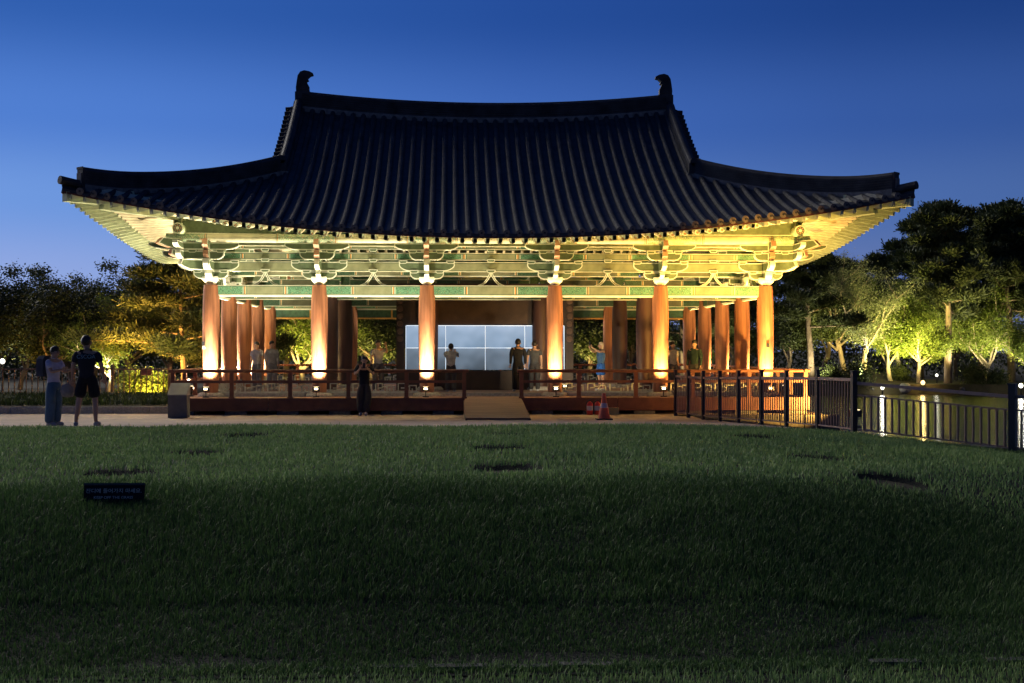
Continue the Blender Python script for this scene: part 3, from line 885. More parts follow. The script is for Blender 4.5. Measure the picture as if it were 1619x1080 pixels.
for sx in (-1, 1):
    for sy in (-1, 1):
        p = []
        for k in range(13):
            y = sy*(.12+(YG+.12-.12)*k/12); xx = sx*(XG-.02)
            p.append((xx, y, zF(XG, y)+.0))
        p[-1] = (p[-1][0], p[-1][1], p[-1][2]+.03)
        ridge('descending_ridge', p, .15, .42, 4)
        e = p[-1]
        mb = MB(); mb.box(-.2, .2, -.05, .05, -.12, .05, 1); mb.box(-.16, .16, -.06, .06, .05, .38, 0); mb.tube([(0, -.06, .42), (0, .07, .42)], .13, 12, 0)
        mb.build('ridge_end_tile', [M['tile_row'], M['plaster']], rf, (e[0], e[1]+sy*.04, e[2]))
        hp = []
        for k in range(19):
            t = k/18; x = XG+.02 + (11.16-XG-.02)*t; y = x-HK
            z = max(zF(x, y), zS(x, y)) + .02 + .22*max(0, t-.75)**2*16*.30
            hp.append((sx*x, sy*y, z))
        ridge('hip_ridge', hp, .165, .54, 6)
        e = Vector(hp[-1]); dd = Vector((sx, sy, 0)).normalized()
        mb = MB(); mb.box(-.14, .14, -.03, .04, -.12, .50, 0); mb.box(-.16, .16, -.04, -.02, .47, .53, 0); mb.box(-.11, .11, -.065, -.04, .05, .36, 1)
        mb.build('ridge_end_tile', [M['tile_row'], M['plaster']], rf, e+dd*.03, (0, 0, math.atan2(dd.y, dd.x)+R(90)))
        # corner tiles running on to the tip
        q0 = e + Vector((0, 0, .04)); q1 = Vector((sx*(HX+.05), sy*(HY+.05), ez(0)+.22))
        mb = MB(); mb.tube([q0, q0.lerp(q1, .5), q1], [.12, .115, .115], 10, 0, False); mb.build('corner_tile', M['tile_row'], rf)

# ridge finials: owl-tail tiles hooked towards the middle
fp = [(-.26, 0), (.26, 0), (.25, .26), (.16, .44), (.20, .60), (.30, .70), (.42, .74), (.40, .82), (.26, .90), (.06, .94), (-.10, .88), (-.20, .72), (-.24, .45), (-.27, .2)]
for sx in (-1, 1):
    mb = MB(); mb.prism([(-sx*a_, b_) for a_, b_ in (fp if sx < 0 else fp[::-1])], -.13, .13, 0, .04, 0)
    mb.box(-.3, .3, -.17, .17, -.55, .02, 0); mb.prism([(-sx*a_*.5-sx*.02, b_*.55+.1) for a_, b_ in (fp if sx < 0 else fp[::-1])], -.16, .16, 0)
    mb.build('ridge_finial', M['tile_row'], rf, (sx*6.24, 0, zrs(6.3)+.52)).scale = (.86, .86, .80)
    # gable wall and barge boards under the verge
    for sy in (-1, 1):
        mb = MB(); n = 10
        for k in range(n):
            y0 = sy*YG*k/n; y1 = sy*YG*(k+1)/n
            mb.add([(sx*(XV-.08), y0, zF(XG, y0)-.12), (sx*(XV-.08), y1, zF(XG, y1)-.12), (sx*(XV-.08), y1, zF(XG, y1)-.46), (sx*(XV-.08), y0, zF(XG, y0)-.46),
                    (sx*(XV-.14), y0, zF(XG, y0)-.12), (sx*(XV-.14), y1, zF(XG, y1)-.12), (sx*(XV-.14), y1, zF(XG, y1)-.46), (sx*(XV-.14), y0, zF(XG, y0)-.46)],
                   [(0, 1, 2, 3), (7, 6, 5, 4), (3, 2, 6, 7), (0, 4, 5, 1)])
        mb.build('barge_board', M['noerok'], rf)
    mb = MB(); n = 12
    for k in range(-n, n):
        y0 = (YG+.0)*k/n; y1 = (YG+.0)*(k+1)/n; zb = zS(6.0, YG)-.1
        mb.add([(sx*6.0, y0, zb-.3), (sx*6.0, y1, zb-.3), (sx*6.0, y1, zF(6.0, y1)-.11), (sx*6.0, y0, zF(6.0, y0)-.11)], [(0, 1, 2, 3)])
    mb.build('gable_wall', M['noerok'], rf)

# rafters ------------------------------------------------------------
PVX, PVY = 7.2, 5.25
def inner_pt(x, y, side):
    if side == 'F': return Vector((max(-PVX, min(PVX, x)), -PVY, 5.66))
    return Vector((math.copysign(PVX, x), max(-PVY, min(PVY, y)), 5.66))
def raft(xe, ye_, c, side, sgn, mb_under=None):
    """end points of main and flying rafter for one eave position"""
    E = Vector((xe, ye_, ez(c)-.19))
    I = inner_pt(xe, ye_, side)
    if side == 'F' and sgn > 0: I.y = PVY
    d = I-E; d.z = 0; L = d.length; d.normalize()
    n_out = abs(d.y) if side == 'F' else abs(d.x)
    s0 = .78/n_out
    A = E + d*s0; A.z = ez(c)-.15
    B = I
    return E, A, B, d
def rafters(xe, ye_, c, side, sgn, named=True, acc=None):
    E, A, B, d = raft(xe, ye_, c, side, sgn)
    mb = MB(); mb.tube([A, B], [.078, .05], 8, 0, True, True, mcap=1)
    mb.add([A-d*.004+Vector((d.y, -d.x, 0))*.045*math.cos(k*math.pi/4)+Vector((0, 0, 1))*.045*math.sin(k*math.pi/4) for k in range(8)], [tuple(range(8))], 2)
    fl = MB(); q = A + d*.5; q.z += .27
    fl.bar(E, q, .105, .14, 0)
    sd = Vector((d.y, -d.x, 0))
    fl.add([E - d*.012 + sd*a_*.045 + Vector((0, 0, b_*.055)) for a_, b_ in ((-1, -1), (1, -1), (1, 1), (-1, 1))], [(0, 1, 2, 3), (3, 2, 1, 0)], 1)
    if named:
        mb.build('rafter', [M['cream'], M['whiteline'], M['salmon']], pav); fl.build('flying_rafter', [M['cream2'], M['whiteline']], pav)
    else: acc.add(mb.v, mb.f, 0); acc.add(fl.v, fl.f, 0)
M['cream2'] = mat('pale_green_paint', (0.44, 0.52, 0.34), 0.7, 0.18, 6)
acc = MB()
N = 66; eF = [-HX+.22 + i*(2*HX-.44)/(N-1) for i in range(N)]
for x in eF:
    rafters(x, -yeF(x), HX-abs(x), 'F', -1); rafters(x, yeF(x), HX-abs(x), 'F', 1, False, acc)
N = 54; eS = [-HY+.22 + i*(2*HY-.44)/(N-1) for i in range(N)]
for sx in (-1, 1):
    for y in eS: rafters(sx*xeS(y), y, HY-abs(y), 'S', sx)
tag(acc.build('back_rafters', M['cream'], pav), kind='stuff')
# soffit boards over the rafters
sf = MB()
def soffit(pts):
    vs = []
    for (xe, ye_, c, side, sgn) in pts:
        E, A, B, d = raft(xe, ye_, c, side, sgn)
        vs += [E+Vector((0, 0, .10))-d*.02, A+Vector((0, 0, .30)), A+Vector((0, 0, .09))+d*.02, B+Vector((0, 0, .10))]
    fs = []
    for i in range(len(pts)-1):
        fs += [(4*i, 4*i+4, 4*i+5, 4*i+1), (4*i+1, 4*i+5, 4*i+6, 4*i+2)]
    sf.add(vs, fs, 0); sf.add(vs, [(4*i+2, 4*i+6, 4*i+7, 4*i+3) for i in range(len(pts)-1)], 1)
for s in (-1, 1):
    soffit([(x, s*yeF(x), HX-abs(x), 'F', s) for x in np.linspace(-HX, HX, 80)])
    soffit([(s*xeS(y), y, HY-abs(y), 'S', s) for y in np.linspace(-HY, HY, 66)])
sf.build('soffit', [M['cream'], M['soffit_paint']], pav)
# eave fascia strips following the curve
for nm, zo, hh, oo, mt in (('eave_board', -.125, .055, .005, 'dark_wood'), ('rafter_board', -.045, .07, -.80, 'cream')):
    for s in (-1, 1):
        mb = MB(); xs = np.linspace(-HX+.02, HX-.02, 80) if oo > -.1 else np.linspace(-10.4, 10.4, 80)
        path = [(x, s*(yeF(x)+oo), ez(HX-abs(x))+zo) for x in xs]
        sweep(mb, path, [(-.03, 0), (.03, 0), (.03, hh), (-.03, hh)]); mb.build(nm, M[mt], pav)
        mb = MB(); ys = np.linspace(-HY+.02, HY-.02, 60) if oo > -.1 else np.linspace(-8.5, 8.5, 60)
        path = [(s*(xeS(y)+oo), y, ez(HY-abs(y))+zo) for y in ys]
        sweep(mb, path, [(-.03, 0), (.03, 0), (.03, hh), (-.03, hh)]); mb.build(nm, M[mt], pav)
# hip rafters to the corners
for sx in (-1, 1):
    for sy in (-1, 1):
        mb = MB(); mb.bar((sx*6.9, sy*4.95, 5.55), (sx*10.75, sy*8.78, 5.80), .24, .30, 0)
        mb.bar((sx*9.6, sy*7.63, 5.92), (sx*(HX-.05), sy*(HY-.05), ez(0)-.22), .22, .26, 0)
        mb.build('hip_rafter', M['cream2'], pav)

# interior cross beams and inner tie beams, paint darkened to imitate the dim hall
for x in (-5.055, -1.895, 1.895, 5.055):
    for y0, y1, z in ((-6.1, -3.2, 4.35), (-3.0, 3.0, 4.75), (3.2, 6.1, 4.35)):
        mb = MB(); L = y1-y0; mb.box(-L/2, L/2, -.15, .15, -.19, .19)
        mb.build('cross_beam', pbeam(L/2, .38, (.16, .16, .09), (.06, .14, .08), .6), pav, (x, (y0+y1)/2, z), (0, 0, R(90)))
for y in (-3.125, 3.125):
    for i in range(5):
        L = CXS[i+1]-CXS[i]-.4; c = (CXS[i+1]+CXS[i])/2
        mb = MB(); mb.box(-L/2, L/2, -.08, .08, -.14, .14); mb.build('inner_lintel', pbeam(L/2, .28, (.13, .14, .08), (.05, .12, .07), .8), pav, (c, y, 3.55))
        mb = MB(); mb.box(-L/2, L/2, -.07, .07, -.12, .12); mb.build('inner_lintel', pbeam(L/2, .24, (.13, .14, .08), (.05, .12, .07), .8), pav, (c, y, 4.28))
for y, z in ((-3.3, 6.4), (0, 7.6), (3.3, 6.4)):
    mb = MB(); mb.tube([(-6.6, y, z), (6.6, y, z)], .15, 12); mb.build('inner_purlin', M['cream'], pav)
# door frame like fillets in the back row bays (thin lit frames)
for i in (0, 1, 3, 4):
    L = CXS[i+1]-CXS[i]-.4; c = (CXS[i+1]+CXS[i])/2
    mb = MB()
    mb.box(-L/2, L/2, -.03, .03, 3.02, 3.08); mb.box(-.03, .03, -.028, .028, 3.08, 3.40)
    mb.build('hanging_frame', M['ochre'], pav, (c, HD, 0))
    mb = MB(); mb.box(-L/2, L/2, -.015, .015, 3.09, 3.395); mb.build('hanging_panel', M['noerok_dark'], pav, (c, HD+.03, 0))

# screen wall in the middle of the hall
mb = MB()
mb.box(-3.05, 3.05, -.06, .06, 2.66, 4.1); mb.box(-3.05, -2.78, -.06, .06, DK, 2.66); mb.box(2.78, 3.05, -.06, .06, DK, 2.66); mb.box(-2.78, 2.78, -.06, .06, DK, 1.10)
mb.build('hall_wall', M['hall_brown'], pav, (0, .12, 0))
# faint round medallions above the screen
for x in (-2.45, 2.45):
    for k in range(6):
        me_ = MB(); me_.lathe([(.11, -.01), (.115, 0), (.09, .012), (.07, .0)], 14)
        me_.build('wall_ornament', M['dark_wood2'], pav, (x*1.19, .055, 3.5-k*.26), (R(90), 0, 0))
# deck, plinth and ramp ----------------------------------------------
DW, DF, DB = 9.03, -8.13, 8.1       # deck half width, front and back in pavilion frame
mb = MB(); mb.box(-DW+.06, DW-.06, DF+.10, DB-.06, DK-.14, DK-.035); mb.build('deck_frame', M['dark_wood'], pav)
nb = 44
for i in range(nb):
    y0 = DF+.02+i*(DB-DF-.04)/nb; y1 = y0+(DB-DF-.04)/nb-.012
    mb = MB(); mb.box(-DW, DW, y0, y1, DK-.035, DK-.002*(i % 3)); mb.build('deck_plank', M['deck'], pav)
for i in range(9):                    # joists and stone stubs below
    x = -DW+.5+i*(2*DW-1)/8
    for y in (DF+1.2, -3, 0, 3, DB-1):
        mb = MB(); mb.lathe([(.16, -.1), (.14, DK-.14)], 10); mb.build('deck_stub', M['stone'], pav, (x, y, 0))
RG = (-.79, .79)                      # gap for the ramp, pavilion frame
def skirt(x0, x1, y, rz=0, nm='skirt_board'):
    L = x1-x0; n = max(1, round(L/3.1))
    for i in range(n):
        a0 = x0+i*L/n; b0 = x0+(i+1)*L/n-.015
        if rz == 0: mb = MB(); mb.box(a0, b0, y-.03, y+.03, .10, DK+.02)
        else: mb = MB(); mb.box(y-.03, y+.03, a0, b0, .10, DK+.02)
        mb.build(nm, M['dark_wood'], pav)
skirt(-DW, RG[0], DF); skirt(RG[1], DW, DF); skirt(DF+.04, DB, -DW, 1); skirt(DF+.04, DB, DW, 1)
for sgn in (-1, 1):
    for k in range(6):
        x = sgn*(1.4+k*1.45)
        mb = MB(); mb.box(-.30, .30, -.12, .12, -.06, .085); mb.build('footing_stone', M['edge_stone'], pav, (x, DF+.1, 0))
# railing: posts, round handrail, mid rail
post = MB(); post.box(-.055, .055, -.055, .055, DK, DK+.74); post.box(-.075, .075, -.075, .075, DK, DK+.05)
postme = post.mesh('railing_post', M['rail_wood'])
def railing(pts, closed_ends=True):
    for i in range(len(pts)-1):
        p, q = Vector(pts[i]), Vector(pts[i+1]); L = (q-p).length; n = max(1, round(L/1.62)); d = (q-p)/L
        for k in range(n+1):
            if k == n and i < len(pts)-2: continue
            c = p+d*L*k/n; link('railing_post', postme, pav, (c.x, c.y, 0))
        mb = MB(); mb.tube([(p.x-d.x*.12, p.y-d.y*.12, DK+.775), (q.x+d.x*.12, q.y+d.y*.12, DK+.775)], .048, 10); mb.build('handrail', M['rail_wood'], pav)
        mb = MB(); mb.bar((p.x, p.y, DK+.475), (q.x, q.y, DK+.475), .05, .075); mb.build('mid_rail', M['rail_wood'], pav)
yr = DF+.10
railing([(RG[0]-.02, yr), (-DW+.08, yr), (-DW+.08, DB-.1), (DW-.08, DB-.1), (DW-.08, yr), (RG[1]+.02, yr)])
# fret lattice between the outer columns
def fret(L):
    mb = MB(); h0, h1 = 0.0, .30; t = .035
    mb.box(-L/2, L/2, -.03, .03, h0, h0+.05); 
    n = max(1, round(L/.62)); wd = L/n
    for i in range(n):
        x = -L/2+i*wd
        k = .028
        def bx(x0, x1, z0, z1): mb.box(x+x0*wd, x+x1*wd, -k/2, k/2, z0, z1)
        bx(.08, .08+t/wd, .05, .30); bx(.08, .42, .30-t, .30); bx(.38, .38+t/wd, .13, .30); bx(.22, .42, .13, .13+t)
        bx(.58, .58+t/wd, .05, .22); bx(.58, .92, .20, .20+t); bx(.88, .88+t/wd, .05, .235); bx(.70, .70+t/wd, .05, .13); bx(.42, .62, .17, .17+t)
    return mb.mesh('fret_lattice', M['lattice'])
for i in range(5):
    L = CXS[i+1]-CXS[i]-.5; f = fret(L)
    for y in (-HD, HD):
        if i == 2: continue
        link('fret_lattice', f, pav, ((CXS[i]+CXS[i+1])/2, y-.0, DK+.10))
for i in range(4):
    L = CYS[i+1]-CYS[i]-.5; f = fret(L)
    for x in (-HW, HW): link('fret_lattice', f, pav, (x, (CYS[i]+CYS[i+1])/2, DK+.10), (0, 0, R(90)))
# stone threshold strips between column bases
for i in range(5):
    mb = MB(); L = CXS[i+1]-CXS[i]-.82; mb.box(-L/2, L/2, -.14, .14, DK, DK+.10); mb.build('sill_stone', M['stone'], pav, ((CXS[i]+CXS[i+1])/2, -HD, 0))
rp = empty('ramp', (PX, PY+DF-.05, 0)); tag(rp, 'sloping plank ramp leading up to the gap in the pavilion railing', 'ramp')
RL = 3.9; nR = 22
for i in range(nR):
    t0 = i/nR; t1 = (i+1)/nR-.004; y0 = -RL*t0; y1 = -RL*t1
    z0 = DK-(DK-.09)*t0; z1 = DK-(DK-.09)*t1; hw = .80+.02*t0
    mb = MB(); mb.add([(-hw, y0, z0), (hw, y0, z0), (hw, y1, z1), (-hw, y1, z1), (-hw, y0, z0-.04), (hw, y0, z0-.04), (hw, y1, z1-.04), (-hw, y1, z1-.04)],
                      [(0, 3, 2, 1), (4, 5, 6, 7), (3, 7, 6, 2), (0, 1, 5, 4), (0, 4, 7, 3), (1, 2, 6, 5)])
    mb.build('ramp_plank', M['deck'], rp)
for s in (-1, 1):
    mb = MB(); mb.add([(s*.83, 0, DK-.05), (s*.83, -RL, .05), (s*.83, -RL, -.02), (s*.83, 0, -.02), (s*.78, 0, DK-.05), (s*.78, -RL, .05), (s*.78, -RL, -.02), (s*.78, 0, -.02)],
                      [(0, 1, 2, 3), (7, 6, 5, 4), (0, 4, 5, 1), (1, 5, 6, 2)]); mb.build('ramp_side', M['dark_wood'], rp)

# video wall: eight flat screens with bright seams -------------------------
def screen_mat(name, c0, c1, s):
    m, t, b = nmat(name)
    co = t.nodes.new('ShaderNodeTexCoord'); sp = t.nodes.new('ShaderNodeSeparateXYZ'); t.links.new(co.outputs['Object'], sp.inputs[0])
    mr = t.nodes.new('ShaderNodeMapRange'); mr.inputs['From Min'].default_value = -.35; mr.inputs['From Max'].default_value = .37
    t.links.new(sp.outputs['Z'], mr.inputs['Value'])
    nz = t.nodes.new('ShaderNodeTexNoise'); nz.inputs['Scale'].default_value = .9; nz.inputs['Detail'].default_value = 2; t.links.new(co.outputs['Object'], nz.inputs[0])
    ad = t.nodes.new('ShaderNodeMath'); ad.operation = 'MULTIPLY_ADD'; ad.inputs[1].default_value = 2.4; ad.inputs[2].default_value = -1.2
    t.links.new(nz.outputs[0], ad.inputs[0]); a2 = t.nodes.new('ShaderNodeMath'); a2.operation = 'ADD'; a2.use_clamp = True
    t.links.new(ad.outputs[0], a2.inputs[0]); t.links.new(mr.outputs[0], a2.inputs[1])
    r = t.nodes.new('ShaderNodeValToRGB'); r.color_ramp.elements[0].color = (*c0, 1); r.color_ramp.elements[1].color = (*c1, 1)
    t.links.new(a2.outputs[0], r.inputs[0]); t.links.new(r.outputs[0], b.inputs['Emission Color'])
    b.inputs['Base Color'].default_value = (.02, .02, .02, 1); b.inputs['Roughness'].default_value = .15
    b.inputs['Emission Strength'].default_value = s
    return m
M['scr_hi'] = screen_mat('screen_upper', (0.20, 0.31, 0.45), (0.50, 0.64, 0.84), 0.85)
M['scr_lo'] = screen_mat('screen_lower', (0.055, 0.075, 0.095), (0.26, 0.34, 0.44), 0.85)
M['seam'] = emat('screen_seam_glow', (0.72, 0.85, 1.0), 1.0)
vw = empty('video_wall', (PX, PY-.02, 1.12)); tag(vw, 'glowing pale blue video wall of eight panels inside the hall', 'video wall')
for r_ in range(2):
    for k in range(4):
        mb = MB(); mb.box(-.668, .668, -.03, .03, -.372, .372); mb.build('screen_panel', M['scr_hi' if r_ else 'scr_lo'], vw, (-2.04+1.36*k, 0, .385+.76*r_))
for x in (-2.72, -1.36, 0, 1.36, 2.72):
    mb = MB(); mb.box(-.009, .009, -.034, .0, 0, 1.53); mb.build('panel_seam', M['seam'], vw, (x, 0, 0))
for z in (.765, 1.53):
    mb = MB(); mb.box(-2.70, 2.70, -.033, .0, -.012, .012); mb.build('panel_seam', M['seam'], vw, (0, 0, z))

# floodlights in front of the columns ------------------------------------
fl = MB(); fl.box(-.09, .09, -.05, .05, 0, .03); fl.box(-.012, .012, -.012, .012, .03, .2)
fl.box(-.10, .10, -.05, .05, .18, .30)
fg = MB(); fg.add([(-.08, -.04, .304), (.08, -.04, .304), (.08, .04, .304), (-.08, .04, .304)], [(0, 1, 2, 3)]); fg.add([(-.05, -.052, .22), (.05, -.052, .22), (.05, -.052, .27), (-.05, -.052, .27)], [(0, 1, 2, 3)])
flme = fl.mesh('lamp_housing', M['metal_black']); fgme = fg.mesh('lamp_lens', M['lamp_glass'])
ordn = ['leftmost', 'second', 'third', 'fourth', 'fifth', 'rightmost']
WARM = [C_LEFT]*3+[(1.0, .70, .34)]+[C_RIGHT]*2
def flood(x, y, col, label, grp, power, aim, size=120, rz=0, z=DK):
    e = empty('floodlight', (PX+x, PY+y, z), rz); tag(e, label, 'floodlight', grp)
    link('lamp_housing', flme, e); link('lamp_lens', fgme, e)
    return lamp('floodlight_beam', 'SPOT', (PX+x, PY+y, z+.36), power, col, (PX+aim[0], PY+aim[1], aim[2]), size, .7, .05)
for i, x in enumerate(CXS):
    flood(x-.02, -HD-.72, WARM[i], 'small black floodlight on the deck before the %s front column' % ordn[i], 'floodlights in front of the columns', W_COL*(1 if i < 3 else .8), (x, -HD-.25, 4.2), 130)
for j, y in enumerate(CYS):
    for s in (-1, 1):
        nm = ['front corner', 'second', 'third', 'fourth', 'rear corner'][j]
        flood(s*(HW+.62), y+(.05 if j else .3), C_LEFT if s < 0 else C_RIGHT, 'small floodlight beside the %s column of the %s row' % (nm, 'left' if s < 0 else 'right'),
              'floodlights along the sides', W_COL*.9, (s*(HW+.35), y, 4.2), 130, R(90))
for i, x in enumerate(CXS):
    if i in (0, 2, 3, 5): lamp('rear_floodlight_beam', 'SPOT', (PX+x, PY+HD+.7, DK+.36), W_COL*.8, WARM[i], (PX+x, PY+HD+.3, 4.2), 130, .7, .05)
# inner floodlights that light the beams of the hall a little
for x in (-6.6, 6.6):
    lamp('hall_floodlight_beam', 'SPOT', (PX+x, PY+2.2, DK+.3), 90, C_RIGHT, (PX+x*.7, PY, 5), 120, .7, .05)
# sodium floodlight on the ground right of the pavilion front (lights the right eaves and the railing)
SOD = (1.0, .52, .10)
GX = ux(1352, 31.0); e = empty('ground_floodlight', (GX, 31.0, -.9), R(180)); tag(e, 'sodium floodlight standing at the pond edge right of the pavilion', 'floodlight')
mb = MB(); mb.tube([(0, 0, -1.0), (0, 0, 1.0)], .04, 8); mb.build('lamp_pole', M['metal_black'], e)
o = link('lamp_housing', flme, e, (0, 0, .85)); o.scale = (1.4, 1.4, 1.4); o = link('lamp_lens', fgme, e, (0, 0, .85)); o.scale = (1.4, 1.4, 1.4)
lamp('ground_floodlight_beam', 'SPOT', (GX, 31.15, .45), W_SOD*1.5, SOD, (8.8, 37.2, 3.8), 50, .9, .08)
flood(ux(893, 41)-PX, 41-PY, (1.0, .8, .5), 'small floodlight on the deck behind the fourth front column', 'floodlights inside the hall', 500, (5.1-PX+.3, 45.5-PY, 2.2), 110)

GX2 = ux(1351, 35.4); e = empty('ground_floodlight', (GX2, 35.4, -.95), R(160)); tag(e, 'low floodlight at the pond edge by the right end of the pavilion deck', 'floodlight')
mb = MB(); mb.tube([(0, 0, -1.0), (0, 0, .9)], .03, 8); mb.build('lamp_pole', M['metal_black'], e)
link('lamp_housing', flme, e, (0, 0, .85)); link('lamp_lens', fgme, e, (0, 0, .85))
lamp('ground_floodlight_beam', 'SPOT', (GX2-.1, 35.6, .32), 4200, SOD, (9.2, 37.6, 1.25), 95, .8, .06)

# ------------------------------------------------------------------ right fence
def fence(name, posts, label, ht, rail_z, sp, post_w, mp, mr, bar_w=.02, low=.10, zf=None, group=None, second=None, cat='fence'):
    f = empty(name, (*posts[0][:2], 0)); tag(f, label, cat, group)
    ox, oy = posts[0][:2]
    zf = zf or (lambda x, y: float(Hland(x, y)))
    bc = {}
    for i, p in enumerate(posts):
        mb = MB(); w_ = post_w*(p[2] if len(p) > 2 else 1); mb.box(-w_/2, w_/2, -w_/2, w_/2, -.25, ht); mb.box(-w_/2-.01, w_/2+.01, -w_/2-.01, w_/2+.01, ht, ht+.025)
        d_ = Vector(posts[min(i+1, len(posts)-1)][:2])-Vector(posts[max(i-1, 0)][:2])
        mb.build('post', mp, f, (p[0]-ox, p[1]-oy, zf(p[0], p[1])), (0, 0, math.atan2(d_.y, d_.x)))
        if i == len(posts)-1: break
        q = posts[i+1]; a0 = Vector((p[0]-ox, p[1]-oy, zf(p[0], p[1]))); b0 = Vector((q[0]-ox, q[1]-oy, zf(q[0], q[1])))
        mb = MB(); mb.bar(a0+Vector((0, 0, rail_z)), b0+Vector((0, 0, rail_z)), .05, .06); mb.build('top_rail', mr, f)
        if second: mb = MB(); mb.bar(a0+Vector((0, 0, second)), b0+Vector((0, 0, second)), .03, .03); mb.build('rail', mr, f)
        mb = MB(); mb.bar(a0+Vector((0, 0, low)), b0+Vector((0, 0, low)), .03, .03); mb.build('bottom_rail', mr, f)
        L = (b0-a0).length; n = max(1, int(L/sp)); top = (second or rail_z)
        k_ = round(top, 3)
        if k_ not in bc:
            mb = MB(); mb.box(-bar_w/2, bar_w/2, -bar_w/2, bar_w/2, low, top); bc[k_] = mb.mesh('baluster', mr)
        for k in range(1, n):
            c = a0.lerp(b0, k/n); link('baluster', bc[k_], f, c)
    return f
# receding run: posts found where sight lines meet the line A-B
A = (ux(1062, 36.4), 36.4); B = (ux(1350, 25.9), 25.9)
def on_line(px):
    k = ux(px, 1.0); # X = k*Y
    t = (k*A[1]-A[0])/((B[0]-A[0])-k*(B[1]-A[1])); return (A[0]+t*(B[0]-A[0]), A[1]+t*(B[1]-A[1]))
pst = [on_line(px) for px in (1068, 1088, 1111.7, 1138, 1167.6, 1203.7, 1243.4, 1292.8)] + [(B[0], B[1], 1.35)]
def zfence(x, y): return max(float(Hland(x, y)), -.12)
fence('pond_fence', pst, 'black metal fence running from the pavilion towards the camera beside the pond', 1.24, 1.08, .118, .075, M['metal_black'], M['metal_brown'], .024, zf=zfence)
C2 = (ux(1601, 23.4), 23.4)
fence('pond_fence', [(B[0]+.06, B[1]-.05, .01), (C2[0], C2[1], 1.25), (C2[0]+2.7, C2[1]-1.9, 1.2), (C2[0]+5.4, C2[1]-3.8)],
      'black fence with wide spaced uprights in front of the pond reflections', 1.24, 1.02, .15, .10, M['metal_black'], M['metal_brown'], .038, second=.78, zf=zfence)
# left fence
LF = [(ux(px, 47.0), 47.0) for px in (-95, -5, 88, 178)] + [(ux(268, 46.6), 46.6)]
zl = lambda x, y: 0.0
fence('garden_fence', LF, 'brown metal garden fence left of the pavilion in front of the trees', 1.30, 1.14, .20, .09, M['fence_bronze'], M['fence_bronze'], .03, zf=zl)
mb = MB(); mb.box(-.17, .17, -.012, .012, -.10, .10); o = mb.build('fence_notice', mat('notice_plate', (0.42, 0.16, 0.12), .5), None, (ux(232, 46.9), 46.85, 1.02)); tag(o, 'small reddish notice plate hanging on the garden fence', 'notice')
def text(s, size, m, parent, loc, rot, extr=.001, align='CENTER'):
    cu = bpy.data.curves.new('lettering', 'FONT'); cu.body = s; cu.size = size; cu.extrude = extr; cu.align_x = align; cu.align_y = 'CENTER'; cu.materials.append(m)
    o = bpy.data.objects.new('lettering', cu); COL.objects.link(o); o.location = loc; o.rotation_euler = rot
    dg = bpy.context.evaluated_depsgraph_get(); me = bpy.data.meshes.new_from_object(o.evaluated_get(dg)); bpy.data.objects.remove(o)
    o = link('lettering', me, parent, loc, rot)
    return o
# ------------------------------------------------------------------ props
# lawn sign
sy_ = 12.85; sx_ = ux(180, sy_); sz = float(Hland(sx_, sy_)) + .0
sg = empty('lawn_sign', (sx_, sy_, sz)); tag(sg, 'small black keep-off-the-grass sign with pale lettering on the mound', 'sign')
mb = MB(); mb.box(-.305, .305, -.02, .02, .03, .22); mb.build('sign_board', mat('sign_board_black', (.012, .014, .02), .85, .1, spec=.1), sg, (0, 0, 0), (R(-14), 0, 0))
mb = MB(); mb.box(-.3, .3, .02, .06, -.1, .05); mb.box(-.31, .31, -.025, .03, .222, .245); mb.build('sign_frame', mat('sign_frame_metal', (.05, .055, .05), .4), sg, (0, 0, 0), (R(-14), 0, 0))
sg.scale = (.94, .94, .86)
lt = mat('pale_lettering', (.62, .60, .52), .7, .1)
text('잔디에 들어가지 마세요.', .057, lt, sg, (0, .012, .155), (R(76), 0, 0)); text('KEEP OFF THE GRASS', .042, lt, sg, (0, -.006, .085), (R(76), 0, 0))
# information stand
ix = ux(283, 35.6); st = empty('information_stand', (ix, 35.6, 0)); tag(st, 'grey stone box stand with a sloping top at the left railing end', 'information stand')
gs = mat('grey_stone_smooth', (.11, .11, .112), .7, .15, 8)
mb = MB(); mb.box(-.25, .25, -.2, .2, 0, .62); mb.build('pedestal', gs, st)
mb = MB(); mb.add([(-.26, -.22, .625), (.26, -.22, .625), (.26, .22, .92), (-.26, .22, .92), (-.26, -.22, .60), (.26, -.22, .60), (.26, .22, .60), (-.26, .22, .60)],
                  [(0, 1, 2, 3), (4, 7, 6, 5), (0, 4, 5, 1), (1, 5, 6, 2), (2, 6, 7, 3), (3, 7, 4, 0)]); mb.build('sloping_panel', mat('panel_metal', (.34, .32, .27), .4, .1), st)
